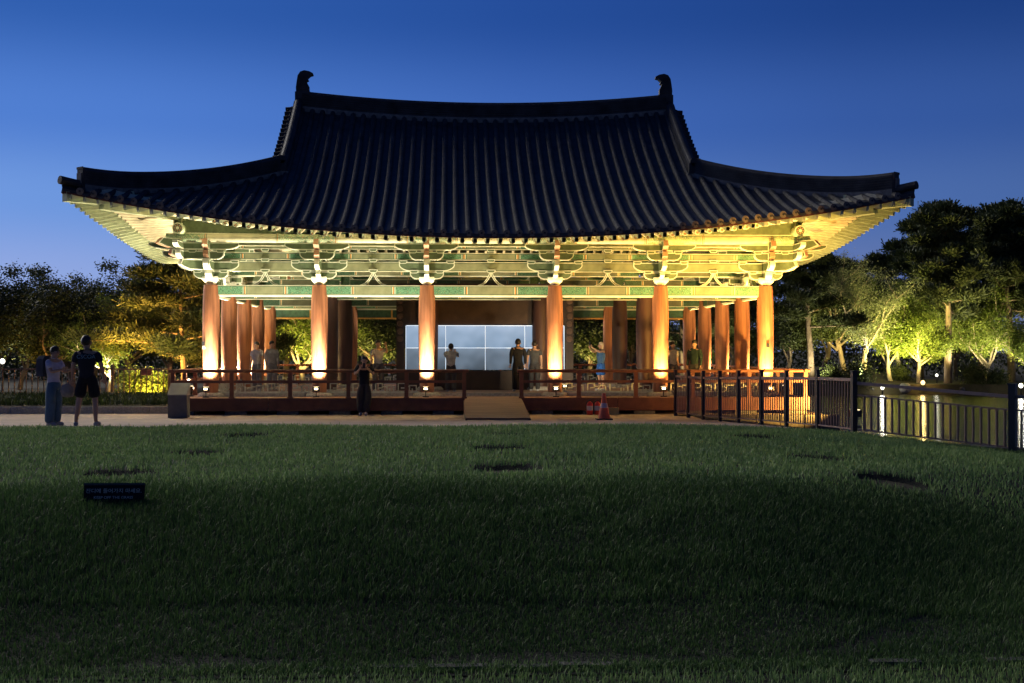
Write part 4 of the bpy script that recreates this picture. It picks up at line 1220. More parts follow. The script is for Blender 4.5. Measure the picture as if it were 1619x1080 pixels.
# fire extinguishers
M['red'] = mat('red_enamel', (.7, .05, .03), .3, .15); M['label'] = mat('label_paper', (.6, .55, .5), .6, .15)
fp0 = None
for k, (px, lab) in enumerate(((932.5, 'red fire extinguisher before the skirt board, the one farther from the cone'), (944.5, 'red fire extinguisher before the skirt board, right next to the cone'))):
    e = empty('fire_extinguisher', (ux(px, 36.6), 36.6, 0)); tag(e, lab, 'fire extinguisher', 'fire extinguishers by the pavilion')
    mb = MB(); mb.lathe([(.085, 0), (.09, .02), (.09, .28), (.075, .33), (.03, .36), (.028, .38)], 14); mb.build('cylinder_body', M['red'], e)
    mb = MB(); mb.box(-.03, .03, -.02, .02, .38, .41); mb.bar((-.02, 0, .42), (.08, 0, .45), .025, .012); mb.bar((-.02, 0, .40), (.08, 0, .38), .025, .012); mb.build('valve', M['metal_black'], e)
    mb = MB(); mb.tube([(-.03, 0, .40), (-.10, -.02, .36), (-.11, -.02, .2), (-.10, -.03, .12)], .012, 6); mb.build('hose', M['metal_black'], e)
    mb = MB(); mb.lathe([(.0915, .12), (.0915, .25)], 14); mb.v = mb.v; mb.build('paper_label', M['label'], e)
# traffic cone
e = empty('traffic_cone', (ux(955, 33.0), 33.0, float(Hland(ux(955, 33), 33.0)))); tag(e, 'orange traffic cone with a pale band on the plaza', 'traffic cone')
M['cone'] = mat('cone_orange', (.95, .15, .045), .45, .12)
mb = MB(); mb.box(-.2, .2, -.2, .2, 0, .035); mb.build('base', M['metal_black'], e)
mb = MB(); mb.lathe([(.155, .035), (.105, .30)], 18); mb.lathe([(.078, .42), (.045, .60), (.04, .66), (.03, .665)], 18); mb.build('cone_body', M['cone'], e)
mb = MB(); mb.lathe([(.106, .30), (.079, .42)], 18); mb.build('reflective_band', mat('cone_band', (.8, .5, .42), .4, .1), e)
mb = MB(); mb.box(-.14, .14, -.08, .08, 0, .19); mb.box(-.145, .145, -.085, .085, .15, .2); o = mb.build('storage_box', mat('yellow_box_plastic', (.45, .34, .12), .5), None, (ux(970, 36.5), 36.5, 0)); tag(o, 'small yellow box behind the traffic cone', 'box')
# cctv-like lamp brackets on the corner columns
for s in (-1, 1):
    e = empty('column_fixture', (PX+s*(HW+.02) - .16*(s < 0) - .0*(s > 0), PY-HD-.18, 2.0 if s < 0 else 1.95)); tag(e, 'small pale fitting clamped half way up the %s corner column' % ('left' if s < 0 else 'right'), 'fitting')
    mb = MB(); mb.box(-.04, .04, -.10, .02, -.06, .06); mb.build('fitting_box', M['metal_black'], e)
    mb = MB(); mb.lathe([(.0, -.16), (.045, -.14), (.05, -.07), (.03, -.06)], 10); mb.build('fitting_dome', M['label'], e)
# garden lamps across the pond and by the left trees
def garden_lamp(px, py, Y, label, m, power, col, h=.9, r=.14, lit=True):
    z = CAMZ-(py-555)*Y/FPX; x = ux(px, Y)
    e = empty('garden_lamp', (x, Y, z-h)); tag(e, label, 'lamp', 'garden lamps')
    mb = MB(); mb.lathe([(.07, -1.5), (.05, .0), (.045, h-r)], 8); mb.build('lamp_post', M['metal_black'], e)
    mb = MB(); mb.lathe([(.02, h-r), (r*.7, h-r*.7), (r, h), (r*.7, h+r*.7), (.02, h+r)], 12); mb.build('lamp_globe', m, e)
    if power: lamp('garden_lamp_light', 'POINT', (x, Y-.0, z+r+.25), power*.18, col, radius=r)
    return e
CW = (1.0, .93, .74)
garden_lamp(1395, 614, 83.2, 'bright white lamp globe on the far pond bank, left of the orange one', M['lamp_white'], 260, CW, r=.13)
garden_lamp(1459, 606, 84.0, 'bright orange lamp globe on the far pond bank', M['lamp_orange'], 300, (1, .62, .22), r=.15)
garden_lamp(1481, 594, 86, 'dim pale lamp globe up the far bank right of the orange one', M['lamp_white'], 60, CW, r=.10)
garden_lamp(1614, 611, 82, 'bright white lamp globe at the right edge of the photo', M['lamp_white'], 260, CW, r=.15)
garden_lamp(92, 571, 62, 'bright white lamp between the left trees near the two people', M['lamp_white'], 90, CW, r=.13)
garden_lamp(4, 571, 60, 'pale lamp at the left edge of the photo', M['lamp_white'], 60, CW, r=.12)
garden_lamp(294, 578, 66, 'small lamp behind the information stand under the pine', M['lamp_glass'], 40, (1, .8, .45), r=.09)

# ------------------------------------------------------------------ trees
def leaf_cloud(name, centers, radii, per, size, material, seed, needle=False, flat=1.0):
    r = np.random.default_rng(seed)
    C = np.repeat(np.array(centers), per, 0); Rr = np.repeat(np.array(radii), per, 0)
    n = len(C)
    d = r.normal(0, 1, (n, 3)); rad = np.linalg.norm(d, axis=1)*.52; d /= np.linalg.norm(d, axis=1)[:, None]
    P = C + d*rad[:, None]*Rr[:, None]*np.array([1, 1, flat])
    if needle:
        # needle tufts: slim double triangles pointing up and outward
        ax = d*0.8 + r.normal(0, .5, (n, 3)) + np.array([0, 0, .75]); ax /= np.linalg.norm(ax, axis=1)[:, None]
        sd = np.cross(ax, r.normal(0, 1, (n, 3))); sd /= np.linalg.norm(sd, axis=1)[:, None]
        L = size*(.6+.8*r.random(n))[:, None]; W_ = L*.085
        V = np.stack([P-sd*W_*.25, P+sd*W_*.25, P+ax*L+sd*W_, P+ax*L-sd*W_], 1)
    else:
        nn = d*.5 + r.normal(0, .6, (n, 3)) + np.array([0, 0, .4]); nn /= np.linalg.norm(nn, axis=1)[:, None]
        a0 = np.cross(nn, r.normal(0, 1, (n, 3))); a0 /= np.linalg.norm(a0, axis=1)[:, None]
        b0 = np.cross(nn, a0); L = size*(.55+.9*r.random(n))[:, None]
        V = np.stack([P-a0*L*.5, P-b0*L*.3+a0*L*.05, P+a0*L*.5, P+b0*L*.3+a0*L*.05], 1)
    me = bpy.data.meshes.new(name); me.vertices.add(n*4); me.vertices.foreach_set('co', V.reshape(-1))
    me.loops.add(n*4); me.loops.foreach_set('vertex_index', np.arange(n*4, dtype=np.int32))
    me.polygons.add(n); me.polygons.foreach_set('loop_start', (np.arange(n)*4).astype(np.int32))
    me.update(calc_edges=True); me.validate(); me.materials.append(material)
    return me
def limb(mb, p, d, L, r0, r1, rnd, wob=.25, n=6):
    pts = [Vector(p)]; d = Vector(d).normalized()
    for i in range(n):
        d = (d + Vector((rnd.uniform(-wob, wob), rnd.uniform(-wob, wob), rnd.uniform(-wob*.4, wob*.6)))).normalized()
        pts.append(pts[-1]+d*L/n)
    mb.tube(pts, [r0+(r1-r0)*i/n for i in range(n+1)], 7)
    return pts, d
def tree_meshes(kind, seed, h, spread, per, size, leafm, barkm='bark', lean=0.0, low=.35):
    rnd = random.Random(seed); mb = MB(); cs = []; rs = []
    if kind == 'broad':
        nst = rnd.choice((1, 2, 2)); fork = h*low
        pts, d = limb(mb, (0, 0, -.2), (lean, 0, 1), fork, h*.022, h*.015, rnd, .14)
        for k in range(6):
            an = k*2.4+rnd.random(); el_ = rnd.uniform(.62, 1.35)
            d0 = Vector((math.cos(an)*math.cos(el_), math.sin(an)*math.cos(el_), math.sin(el_)))
            L = rnd.uniform(.40, .62)*h*(.75+.25*math.sin(el_)) if el_ > .9 else spread*rnd.uniform(.6, .95)
            p2, d2 = limb(mb, pts[-1]-Vector((0, 0, rnd.uniform(0, .3)*fork)), d0, L, h*.011, h*.004, rnd, .26)
            for j in (2, 3, 4, 5, 6):
                for q in range(2):
                    an2 = rnd.uniform(0, 6.3); d3 = (d2+Vector((math.cos(an2), math.sin(an2), rnd.uniform(-.2, .7)))*.9)
                    p3, _ = limb(mb, p2[j], d3, L*rnd.uniform(.28, .55), h*.004, h*.0015, rnd, .3, 4)
                    cs.append(p3[-1]); rs.append(h*rnd.uniform(.07, .125)); 
                    if rnd.random() < .6: cs.append(p3[2]); rs.append(h*rnd.uniform(.06, .10))
        cr = leaf_cloud('crown', cs, rs, per, size, M[leafm], seed, flat=.8)
    else:
        pts, d = limb(mb, (0, 0, -.2), (lean, 0, 1), h*.97, h*.022, h*.004, rnd, .06, 12)
        nb_ = 22
        for k in range(nb_):
            t = low + (1-low)*(k+.5)/nb_; i = min(11, int(t*12)); p = pts[i].lerp(pts[i+1], t*12-i)
            an = k*2.4+rnd.uniform(-.5, .5); L = spread*(1-((t-low)/(1-low))**1.5*.72)*rnd.uniform(.55, 1.1)
            d0 = Vector((math.cos(an), math.sin(an), rnd.uniform(-.15, .35)))
            p2, d2 = limb(mb, p, d0, L, h*.007, h*.002, rnd, .22, 5)
            for j in (2, 3, 4, 5):
                for q in range(2):
                    c = p2[j]+Vector((rnd.uniform(-.3, .3), rnd.uniform(-.3, .3), rnd.uniform(0, .25)))*spread*.28
                    cs.append(c); rs.append(spread*rnd.uniform(.08, .16))
        cs.append(pts[-1]); rs.append(spread*.15)
        cr = leaf_cloud('crown', cs, rs, per, size, M[leafm], seed, needle=True, flat=.5)
    return mb.mesh('trunk', M[barkm]), cr
TK = {
 'broadA': tree_meshes('broad', 11, 6.5, 3.0, 330, .12, 'leaf_broad', low=.28),
 'broadB': tree_meshes('broad', 23, 6.5, 3.2, 330, .12, 'leaf_broad', low=.22),
 'freshA': tree_meshes('broad', 31, 6.5, 3.4, 210, .12, 'leaf_fresh', 'bark_pale', low=.25),
 'freshB': tree_meshes('broad', 47, 6.5, 2.8, 210, .12, 'leaf_fresh', 'bark_pale', .15, low=.3),
 'pale': tree_meshes('broad', 59, 8.0, 2.2, 230, .10, 'leaf_pale', 'bark_pale', .1, low=.42),
 'pineA': tree_meshes('pine', 61, 12.0, 3.6, 260, .36, 'needle', low=.36),
 'pineB': tree_meshes('pine', 73, 12.0, 3.2, 230, .36, 'needle', low=.42),
 'pineC': tree_meshes('pine', 83, 7.0, 3.4, 260, .24, 'needle', low=.22),
}
def tree(kind, px, Y, zb, ht, label, name, group=None, rz=None, sx=1.0):
    tm, cm = TK[kind]; h0 = {'pineA': 12, 'pineB': 12, 'pineC': 7, 'pale': 8}.get(kind, 6.5)
    zb = float(Hland(ux(px, Y), Y)) - .08
    e = empty(name, (ux(px, Y), Y, zb), random.uniform(0, 6.28) if rz is None else rz); k = ht/h0; e.scale = (k*sx, k*sx, k)
    tag(e, label, 'tree', group)
    link('trunk', tm, e); link('crown', cm, e)
    return e
def up(px, Y, z, power, col, dx=0, dy=-1.2, size=110, dzz=4.0, tx=0):
    x = ux(px, Y); z = max(z, float(Hland(x+dx, Y+dy)) + .1); lamp('tree_uplight', 'SPOT', (x+dx, Y+dy, z+.15), power*W_TREE, col, (x+dx*.2+tx, Y+.3, z+dzz), size, .8, .10)
G1 = 'trees beyond the left fence'; G2 = 'trees on the far pond bank'; G3 = 'trees behind the pavilion'
YG_ = (1.0, .88, .45); YO = (1.0, .48, .09)
LT = [('broadA', -42, 60, 6.1, 'dark broadleaf tree at the far left, cut by the photo edge'), ('broadB', 30, 63, 5.6, 'dark round-topped tree above the white uplit trunk'),
      ('broadA', 92, 59, 5.6, 'dark bushy tree behind the woman in the white top'), ('broadB', 150, 66, 6.0, 'dark broadleaf tree rising behind the man in the black shirt'),
      ('freshA', 172, 58, 4.2, 'small tree with white uplit forked trunks by the fence post'), ('broadA', 213, 64, 6.2, 'dark broadleaf tree left of the orange lit pine'),
      ('broadB', -5, 72, 6.4, 'tall dark tree at the back left, between two nearer crowns'), ('broadA', 118, 78, 6.9, 'farthest dark tree above the left garden'), ('broadB', 262, 70, 6.6, 'dark tree mostly hidden behind the orange lit pine')]
for i, (k, px, Y, h, lab) in enumerate(LT):
    tree(k, px, Y, -.15, h, lab, 'broadleaf_tree', G1, sx=1.15)
tree('pineC', 292, 56, -.1, 6.3, 'pine with orange lit layered boughs left of the pavilion', 'pine_tree', None, .4, 1.25)
tree('pineC', 352, 62, -.1, 6.6, 'orange lit pine seen between the left side columns', 'pine_tree', None, 1.4, 1.1)
up(292, 56, .0, 1100, YO, dx=-2.2, dy=-2.6, dzz=4.2); up(250, 56, 0, 350, YO, dx=.2, dy=-2, dzz=3.5)
up(172, 58, .0, 300, YG_, dx=-.2, dy=-.8, dzz=2.5); up(62, 60, 0, 50, YO, dy=-1.4); up(28, 60, 0, 110, YG_, dy=-.7, size=60); up(115, 62, 0, 60, (1, .7, .3), dy=-1.5, dzz=3)
lamp('garden_ground_light', 'POINT', (ux(238, 49.5), 49.5, .7), 1100, (1, .66, .2), radius=.1)
lamp('garden_ground_light', 'POINT', (ux(60, 52), 52, .6), 420, (1, .62, .25), radius=.1)
# behind the pavilion
BT = [('pineC', 452, 70, 7.5, 'pine lit yellow behind the left rear columns'), ('freshA', 480, 66, 5.5, 'yellow lit leafy tree seen through the second bay'), ('broadA', 585, 68, 6.5, 'dim leafy tree seen beside the left end of the hall wall'),
      ('broadB', 640, 74, 7, 'dark tree hidden behind the hall wall'), ('broadA', 930, 73, 6.5, 'leafy tree with a bright leaning trunk right of the hall wall'), ('broadB', 1010, 76, 7, 'dark tree behind the fifth bay'),
      ('pineC', 1080, 80, 8.0, 'dim pine behind the rightmost bay'), ('broadA', 1150, 84, 8, 'dim leafy tree between the right side columns'), ('broadB', 540, 80, 8, 'back tree behind the left bays'), ('broadB', 770, 84, 7.5, 'dark tree directly behind the video wall')]
for k, px, Y, h, lab in BT: tree(k, px, Y, -.3, h, lab, 'pine_tree' if 'pine' in k else 'broadleaf_tree', G3, sx=1.2)
up(465, 66, -.2, 700, (1, .72, .2), dy=-2.5, dx=-1); up(500, 66, -.2, 260, (1, .8, .3), dy=-2.5); up(590, 68, -.2, 420, (1, .75, .25), dy=-2.5); up(925, 72, -.2, 300, (1, .75, .25), dy=-2.2); up(1105, 80, -.2, 400, (1, .85, .45), dy=-3)
# far bank right
RT = [('pineA', 1282, 86, 10.8, 'pine with a straight trunk just right of the pavilion eaves'), ('broadA', 1335, 90, 8.5, 'dim leafy tree beside the white lit crown'), ('pale', 1364, 85.6, 7.6, 'white lit pale tree in the gap between the pines'),
      ('freshA', 1408, 87, 6.6, 'bright yellow green tree by the white lamp'), ('freshB', 1452, 86, 6.0, 'bright yellow green tree with a pale trunk by the orange lamp'), ('freshB', 1420, 92, 8.0, 'dimmer green tree behind the bright yellow green ones'),
      ('pineA', 1455, 95, 13.0, 'tall dark pine right of the sky gap'), ('pineB', 1499, 86, 12.0, 'tall pine with a white lit straight trunk'), ('pineA', 1552, 92, 12.6, 'tall dark pine behind and right of the white trunk'),
      ('freshA', 1560, 90, 6.4, 'green lit tree low between the right pines'), ('pineB', 1600, 90, 12.6, 'tall yellow lit pine near the right edge'), ('pineA', 1665, 92, 13.2, 'tall pine at the right edge, mostly outside'),
      ('broadB', 1240, 88, 6.5, 'dim tree partly hidden by the right corner column'), ('broadB', 1300, 96, 8.8, 'dark tree behind the straight pine trunk'), ('freshB', 1622, 86, 5.5, 'small bright tree by the right edge lamp'), ('broadA', 1510, 98, 8.5, 'dark leafy tree behind the white trunk pine'), ('broadB', 1455, 100, 9.0, 'dark leafy tree at the back of the far bank')]
RT += [('pineA', 1405, 99, 9.6, 'back row pine behind the bright yellow green trees'), ('pineB', 1640, 97, 12.4, 'back row pine at the right edge'), ('pineA', 1330, 101, 9.4, 'back row pine between the eaves and the sky gap')]
for k, px, Y, h, lab in RT: tree(k, px, Y, -.5, h, lab, 'pine_tree' if 'pine' in k else 'broadleaf_tree', G2, sx=1.1)
up(1364, 85.4, 0, 2600, (1, .97, .82), dy=-1.2, dzz=7, size=52, dx=-.5); up(1400, 86, -.3, 1700, (1, .84, .26), dy=-3.0, dzz=4, dx=.2); up(1452, 85, -.3, 1300, (1, .80, .26), dy=-2.4, dzz=4)
up(1499, 86, -.3, 500, (1, .86, .55), dy=-1.3, dzz=6, size=60); up(1430, 92, 0, 700, (1, .85, .4), dy=-3, dzz=7); up(1545, 90, 0, 800, (1, .85, .45), dy=-3, dzz=7); up(1600, 89, 0, 900, (1, .78, .3), dy=-3, dzz=8)
up(1285, 86, -.3, 450, (1, .9, .55), dy=-2.2, dzz=4); up(1335, 88, -.3, 500, (1, .80, .3), dy=-2.5, dzz=4); up(1620, 85, -.3, 350, (1, .9, .6), dy=-2, dzz=3)
up(1480, 93, 0, 500, (1, .8, .35), dy=-2.5, dzz=8)
hc = [(random.uniform(ux(200, 49), ux(269, 49)), 48.6+random.uniform(-.35, .35), random.uniform(.1, .75)) for _ in range(40)]  # leaf mass added in place of the yellow lit ground behind the fence
o = link('added_hedge', leaf_cloud('added_hedge', hc, [.33]*40, 260, .085, M['leaf_fresh'], 77)); tag(o, 'low leaf mass added for the yellow lit patch behind the garden fence next to the pavilion', 'added_hedge')
lamp('garden_ground_light', 'SPOT', (ux(236, 47.6), 47.5, .25), 600, (1, .60, .14), (ux(236, 48.8), 48.8, .5), 150, .8, .08)
# low clipped shrubs and a wood massed far behind as one
rr_ = np.random.default_rng(5)
cs = []; rs = []
for k in range(210):
    Y = 99+rr_.random()*22; px = -250+2150*rr_.random(); cs.append((ux(px, Y), Y, -.3+rr_.random()*(4.2 if px < 1230 else 7.0))); rs.append(1.5+rr_.random()*1.2)
wd_ = leaf_cloud('distant_wood', cs, rs, 700, .26, M['leaf_broad'], 9, flat=.9)
tag(link('distant_wood', wd_), 'dark wood massed beyond the garden and pond', 'wood', kind='stuff')
for i, (px, Y, r_, lab) in enumerate(((1357, 84.5, 1.0, 'round clipped dark shrub left of the white lamp'), (1316, 85, .8, 'low dark shrub under the leafy tree on the far bank'), (1540, 85, .9, 'low dark shrub between the orange lamp and the right edge'), (1575, 84.6, .7, 'small dark shrub near the right edge of the far bank'), (1420, 88, .8, 'low shrub behind the white lamp'))):
    me = leaf_cloud('crown', [(0, 0, r_*.8)]*2, [r_, r_*.7], 1500, .13, M['leaf_broad'], 40+i)
    e = empty('shrub', (ux(px, Y), Y, -.6)); tag(e, lab, 'shrub', 'shrubs on the far bank'); link('crown', me, e)
    mb = MB(); mb.tube([(0, 0, -.2), (.05, 0, r_)], .05, 6); mb.build('trunk', M['bark'], e)
# boulders along the far shore
rk = random.Random(4)
for i, (px, Y, s_, lab) in enumerate(((1430, 83.9, .75, 'upright pale boulder at the far shore between the two lamps'), (1418, 84.2, .45, 'flat pale boulder beside the upright one'), (1446, 84.1, .35, 'small boulder right of the upright one'), (1475, 84, .4, 'low shore boulder right of the orange lamp'), (1378, 84, .4, 'low shore boulder left of the white lamp'), (1520, 84, .5, 'brown shore boulder right of the white trunk'))):
    bm = bmesh.new(); bmesh.ops.create_icosphere(bm, subdivisions=2, radius=s_*.55)
    for v in bm.verts: v.co *= rk.uniform(.8, 1.12); v.co.z *= 1.0 if i == 0 else .6
    me = bpy.data.meshes.new('boulder'); bm.to_mesh(me); bm.free(); me.materials.append(M['edge_stone'] if i else M['stone'])
    o = link('boulder', me, None, (ux(px, Y), Y, -.78+.15*s_)); tag(o, lab, 'boulder', 'boulders along the far shore')
# ------------------------------------------------------------------ people
def skin_mesh(name, verts, edges, radii, material, sub=2, root=0):
    me = bpy.data.meshes.new(name+'_tmp'); me.from_pydata(verts, edges, []); me.update()
    o = bpy.data.objects.new(name+'_tmp', me); COL.objects.link(o)
    sk = o.modifiers.new('skin', 'SKIN'); sk.use_smooth_shade = True; sk.branch_smoothing = .6
    for i, r in enumerate(radii):
        d = me.skin_vertices[0].data[i]; d.radius = r if hasattr(r, '__len__') else (r, r); d.use_root = (i == root)
    ss = o.modifiers.new('sub', 'SUBSURF'); ss.levels = sub; ss.render_levels = sub
    dg = bpy.context.evaluated_depsgraph_get(); ev = o.evaluated_get(dg)
    out = bpy.data.meshes.new_from_object(ev); out.name = name
    bpy.data.objects.remove(o); bpy.data.meshes.remove(me)
    out.materials.clear(); out.materials.append(material)
    out.polygons.foreach_set('use_smooth', [True]*len(out.polygons))
    return out
SK = mat('skin_tone', (.42, .25, .17), .55, .12, 5)
def person(loc, rz, h, label, pose, shirt, legsc, hair=(.02, .015, .012), skirt=None, shorts=False, sleeves='short', bag=None, wide=1.0, hairlong=False, slim=1.0):
    """built at 1.75 m facing -y, then scaled; pose gives joints by name"""
    J = dict(pel=(0, 0, .95), sp=(0, .01, 1.12), ch=(0, .005, 1.33), nk=(0, .0, 1.48), hd=(0, -.02, 1.58), ht=(0, -.01, 1.66))
    for s, n in ((-1, 'l'), (1, 'r')):
        J['sh'+n] = (s*.185, .0, 1.42); J['el'+n] = (s*.235, .02, 1.14); J['wr'+n] = (s*.245, -.04, .90); J['hn'+n] = (s*.245, -.07, .80)
        J['hp'+n] = (s*.095, 0, .92); J['kn'+n] = (s*.11, -.01, .50); J['an'+n] = (s*.115, .03, .09); J['to'+n] = (s*.13, -.13, .03)
    J.update(pose)
    e = empty('person', loc, rz); k = h/1.75; e.scale = (k, k, k); tag(e, label, 'person')
    names = ['pel', 'sp', 'ch', 'nk', 'hd', 'ht']; V = [J[n] for n in names]; Rd = [(.13, .10), (.115, .085), (.14, .095), (.052, .055), (.082, .095), (.075, .088)]
    E = [(0, 1), (1, 2), (2, 3), (3, 4), (4, 5)]
    def ad(p, r, par): V.append(p); Rd.append(r); E.append((par, len(V)-1)); return len(V)-1
    for n in ('l', 'r'):
        i = ad(J['sh'+n], (.058, .058), 2); i = ad(J['el'+n], (.042, .042), i); i = ad(J['wr'+n], (.028, .028), i); ad(tuple(Vector(J['wr'+n]).lerp(Vector(J['hn'+n]), .7)), (.036, .022), i)
        i = ad(J['hp'+n], (.085, .085), 0); i = ad(J['kn'+n], (.056, .058), i); cf = Vector(J['kn'+n]).lerp(Vector(J['an'+n]), .35)+Vector((0, .015, 0)); i = ad(tuple(cf), (.055, .055), i); i = ad(J['an'+n], (.036, .038), i); ad(J['to'+n], (.034, .03), i)
    Rd = [((r[0]*slim, r[1]*slim)) for r in Rd]
    body = skin_mesh('body', V, E, Rd, SK)
    # fingers, nose and ears joined into the one body mesh
    mb = MB()
    for n in ('l', 'r'):
        w_, hn = Vector(J['wr'+n]), Vector(J['hn'+n]); d = (hn-w_).normalized(); sd = d.cross(Vector((0, 1, .3))).normalized()
        if sd.length < .5: sd = Vector((1, 0, 0))
        nrm = sd.cross(d); c = w_.lerp(hn, .75)
        for q, (o_, L) in enumerate(((-.03, .062), (-.01, .075), (.01, .07), (.03, .055))):
            p0 = c+sd*o_*.9; p1 = p0+d*L*.55+nrm*.004; p2 = p1+d*L*.35+nrm*.022
            mb.tube([p0, p1, p2], [.0095, .009, .007], 6)
        mb.tube([w_.lerp(hn, .35)+sd*.03, w_.lerp(hn, .7)+sd*.055+nrm*.012, w_.lerp(hn, 1.0)+sd*.05+nrm*.025], [.012, .011, .008], 6)
    hd = Vector(J['hd']); ht = Vector(J['ht'])
    mb.tube([hd+Vector((0, -.088, .035)), hd+Vector((0, -.112, -.004)), hd+Vector((0, -.085, -.012))], [.008, .015, .009], 6)
    for s in (-1, 1): mb.tube([hd+Vector((s*.078, .0, .03)), hd+Vector((s*.09, .01, .01)), hd+Vector((s*.08, .005, -.02))], [.012, .018, .009], 6)
    bm = bmesh.new(); bm.from_mesh(body); tmp = mb.mesh('tmp', SK); bm.from_mesh(tmp); bm.to_mesh(body); bm.free(); bpy.data.meshes.remove(tmp)
    link('body', body, e)
    fm = MB()
    for s in (-1, 1): fm.tube([hd+Vector((s*.032, -.088, .03)), hd+Vector((s*.032, -.096, .03))], .010, 8)
    fm.build('eyes', M['metal_black'], e)
    fm = MB(); fm.bar(hd+Vector((-.024, -.092, -.04)), hd+Vector((.024, -.092, -.04)), .01, .009); fm.build('mouth', M['salmon'], e)
    # shirt
    mats_ = mat('shirt_cloth', shirt, .9, .2, 9)
    V = [tuple(Vector(J['pel'])-Vector((0, 0, .10))), J['sp'], J['ch'], tuple(Vector(J['nk'])-Vector((0, 0, .0))), tuple(Vector(J['ch'])+Vector((0, 0, .095)))]; Rr = [(.195, .15), (.18, .135), (.19, .135), (.085, .08), (.175, .11)]; E = [(0, 1), (1, 2), (2, 4), (4, 3)]
    if skirt: V.append((J['pel'][0], J['pel'][1], .74)); Rr.append((.19, .15)); E.append((0, 4))
    for n in ('l', 'r'):
        b0 = len(V); V.append(J['sh'+n]); Rr.append((.088, .086)); E.append((2, b0))
        if sleeves != 'none':
            el_ = Vector(J['sh'+n]).lerp(Vector(J['el'+n]), .75); V.append(tuple(el_)); Rr.append((.078, .078)); E.append((b0, b0+1))
        if sleeves == 'long':
            V.append(J['el'+n]); Rr.append((.056, .056)); E.append((b0+1, b0+2)); V.append(J['wr'+n]); Rr.append((.042, .042)); E.append((b0+2, b0+3))
    link('shirt', skin_mesh('shirt', V, E, [(r[0]*slim, r[1]*slim) for r in Rr], mats_, root=1), e)
    # trousers or shorts
    lm = mat('leg_cloth', legsc, .9, .2, 9)
    V = [tuple(Vector(J['pel'])+Vector((0, 0, .10))), J['pel']]; Rr = [(.165, .13), (.17, .14)]; E = [(0, 1)]
    for n in ('l', 'r'):
        b0 = len(V); V.append(tuple(Vector(J['hp'+n])-Vector((0, 0, .06)))); Rr.append((.115*wide, .125)); E.append((1, b0))
        kn, an = Vector(J['kn'+n]), Vector(J['an'+n])
        if shorts: V.append(tuple(Vector(J['hp'+n]).lerp(kn, .95))); Rr.append((.125*wide, .125)); E.append((b0, b0+1))
        elif not skirt:
            V.append(tuple(kn)); Rr.append((.092*wide, .096*wide)); E.append((b0, b0+1)); V.append(tuple(an+Vector((0, 0, -.05)))); Rr.append((.085*wide, .09*wide)); E.append((b0+1, b0+2))
        else: V.append(tuple(Vector(J['hp'+n]).lerp(kn, .3))); Rr.append((.1, .1)); E.append((b0, b0+1))
    link('shorts' if shorts else ('skirt' if skirt else 'trousers'), skin_mesh('trousers', V, E, Rr, lm, root=1), e)
    # shoes
    for n in ('l', 'r'):
        an, to = Vector(J['an'+n]), Vector(J['to'+n]); mb = MB(); hl = Vector((an.x, an.y+.04, max(.035, an.z-.06)))
        mb.tube([hl, hl.lerp(to, .5)+Vector((0, 0, .012)), to, to+(to-hl).normalized()*.03], [.042, .05, .045, .02], 8); mb.build('shoe', mat('shoe', (.3, .3, .32), .6), e)
    # hair cap
    bm = bmesh.new(); bmesh.ops.create_uvsphere(bm, u_segments=16, v_segments=12, radius=1)
    for v in bm.verts:
        face = v.co.y < -.25 and v.co.z < .45
        low = -.95 if (hairlong or v.co.y > .15) else -.35
        if v.co.z < low or face: v.co *= .72
        if hairlong and v.co.y > -.1 and v.co.z < 0: v.co.z *= 2.0
        v.co = Vector((v.co.x*.098, v.co.y*.108+.01, v.co.z*.112))*(1+.03*math.sin(v.co.x*40+v.co.z*30)) + Vector((ht.x*.6+hd.x*.4, ht.y, (hd.z+ht.z)/2+.015))
    me = bpy.data.meshes.new('hair'); bm.to_mesh(me); bm.free(); me.materials.append(mat('hair_colour', hair, .5, .3, 40)); me.polygons.foreach_set('use_smooth', [True]*len(me.polygons))
    link('hair', me, e)
    return e, J
def gz(x, y): return float(Hland(x, y))
def phone(e, p, rot=(0, 0, 0)):
    mb = MB(); mb.box(-.037, .037, -.004, .004, -.075, .075); o = mb.build('held_phone', M['metal_black'], None); o.parent = None
    o.matrix_world = Matrix.Translation(Vector(e.location)) @ Matrix.Rotation(e.rotation_euler.z, 4, 'Z') @ Matrix.Scale(e.scale.x, 4) @ Matrix.Translation(Vector(p)) @ Matrix.Rotation(rot[0], 4, 'X') @ Matrix.Rotation(rot[2], 4, 'Z')
    return o
# man in black seen from behind, weight apart
Y = 26.6; x = ux(138, Y)
e, J = person((x, Y, gz(x, Y)-.01), R(184), 1.80, 'man in a black printed T-shirt and black shorts seen from behind', dict(hpl=(-.1, 0, .92), knl=(-.15, -.02, .50), anl=(-.17, .04, .09), tol=(-.2, -.12, .03), knr=(.15, 0, .5), anr=(.20, .03, .09), tor=(.23, -.12, .03),
     ell=(-.27, .0, 1.15), wrl=(-.30, -.12, .93), hnl=(-.30, -.17, .85), elr=(.27, .0, 1.14), wrr=(.29, -.06, .91), hnr=(.29, -.09, .81), hd=(.02, -.02, 1.59), ht=(.025, -.01, 1.67)), (.016, .017, .026), (.008, .008, .010), shorts=True)
pm = mat('shirt_print', (.20, .32, .38), .8, .3, 30)
for i, (cx_, wd_) in enumerate(((-.105, .05), (-.045, .05), (.015, .05), (.075, .05))):
    pass
t_ = text('CSCOA', .105, pm, e, (-.005, .150, 1.335), (R(82), 0, R(180)), .004); t_.name = 'shirt_print'
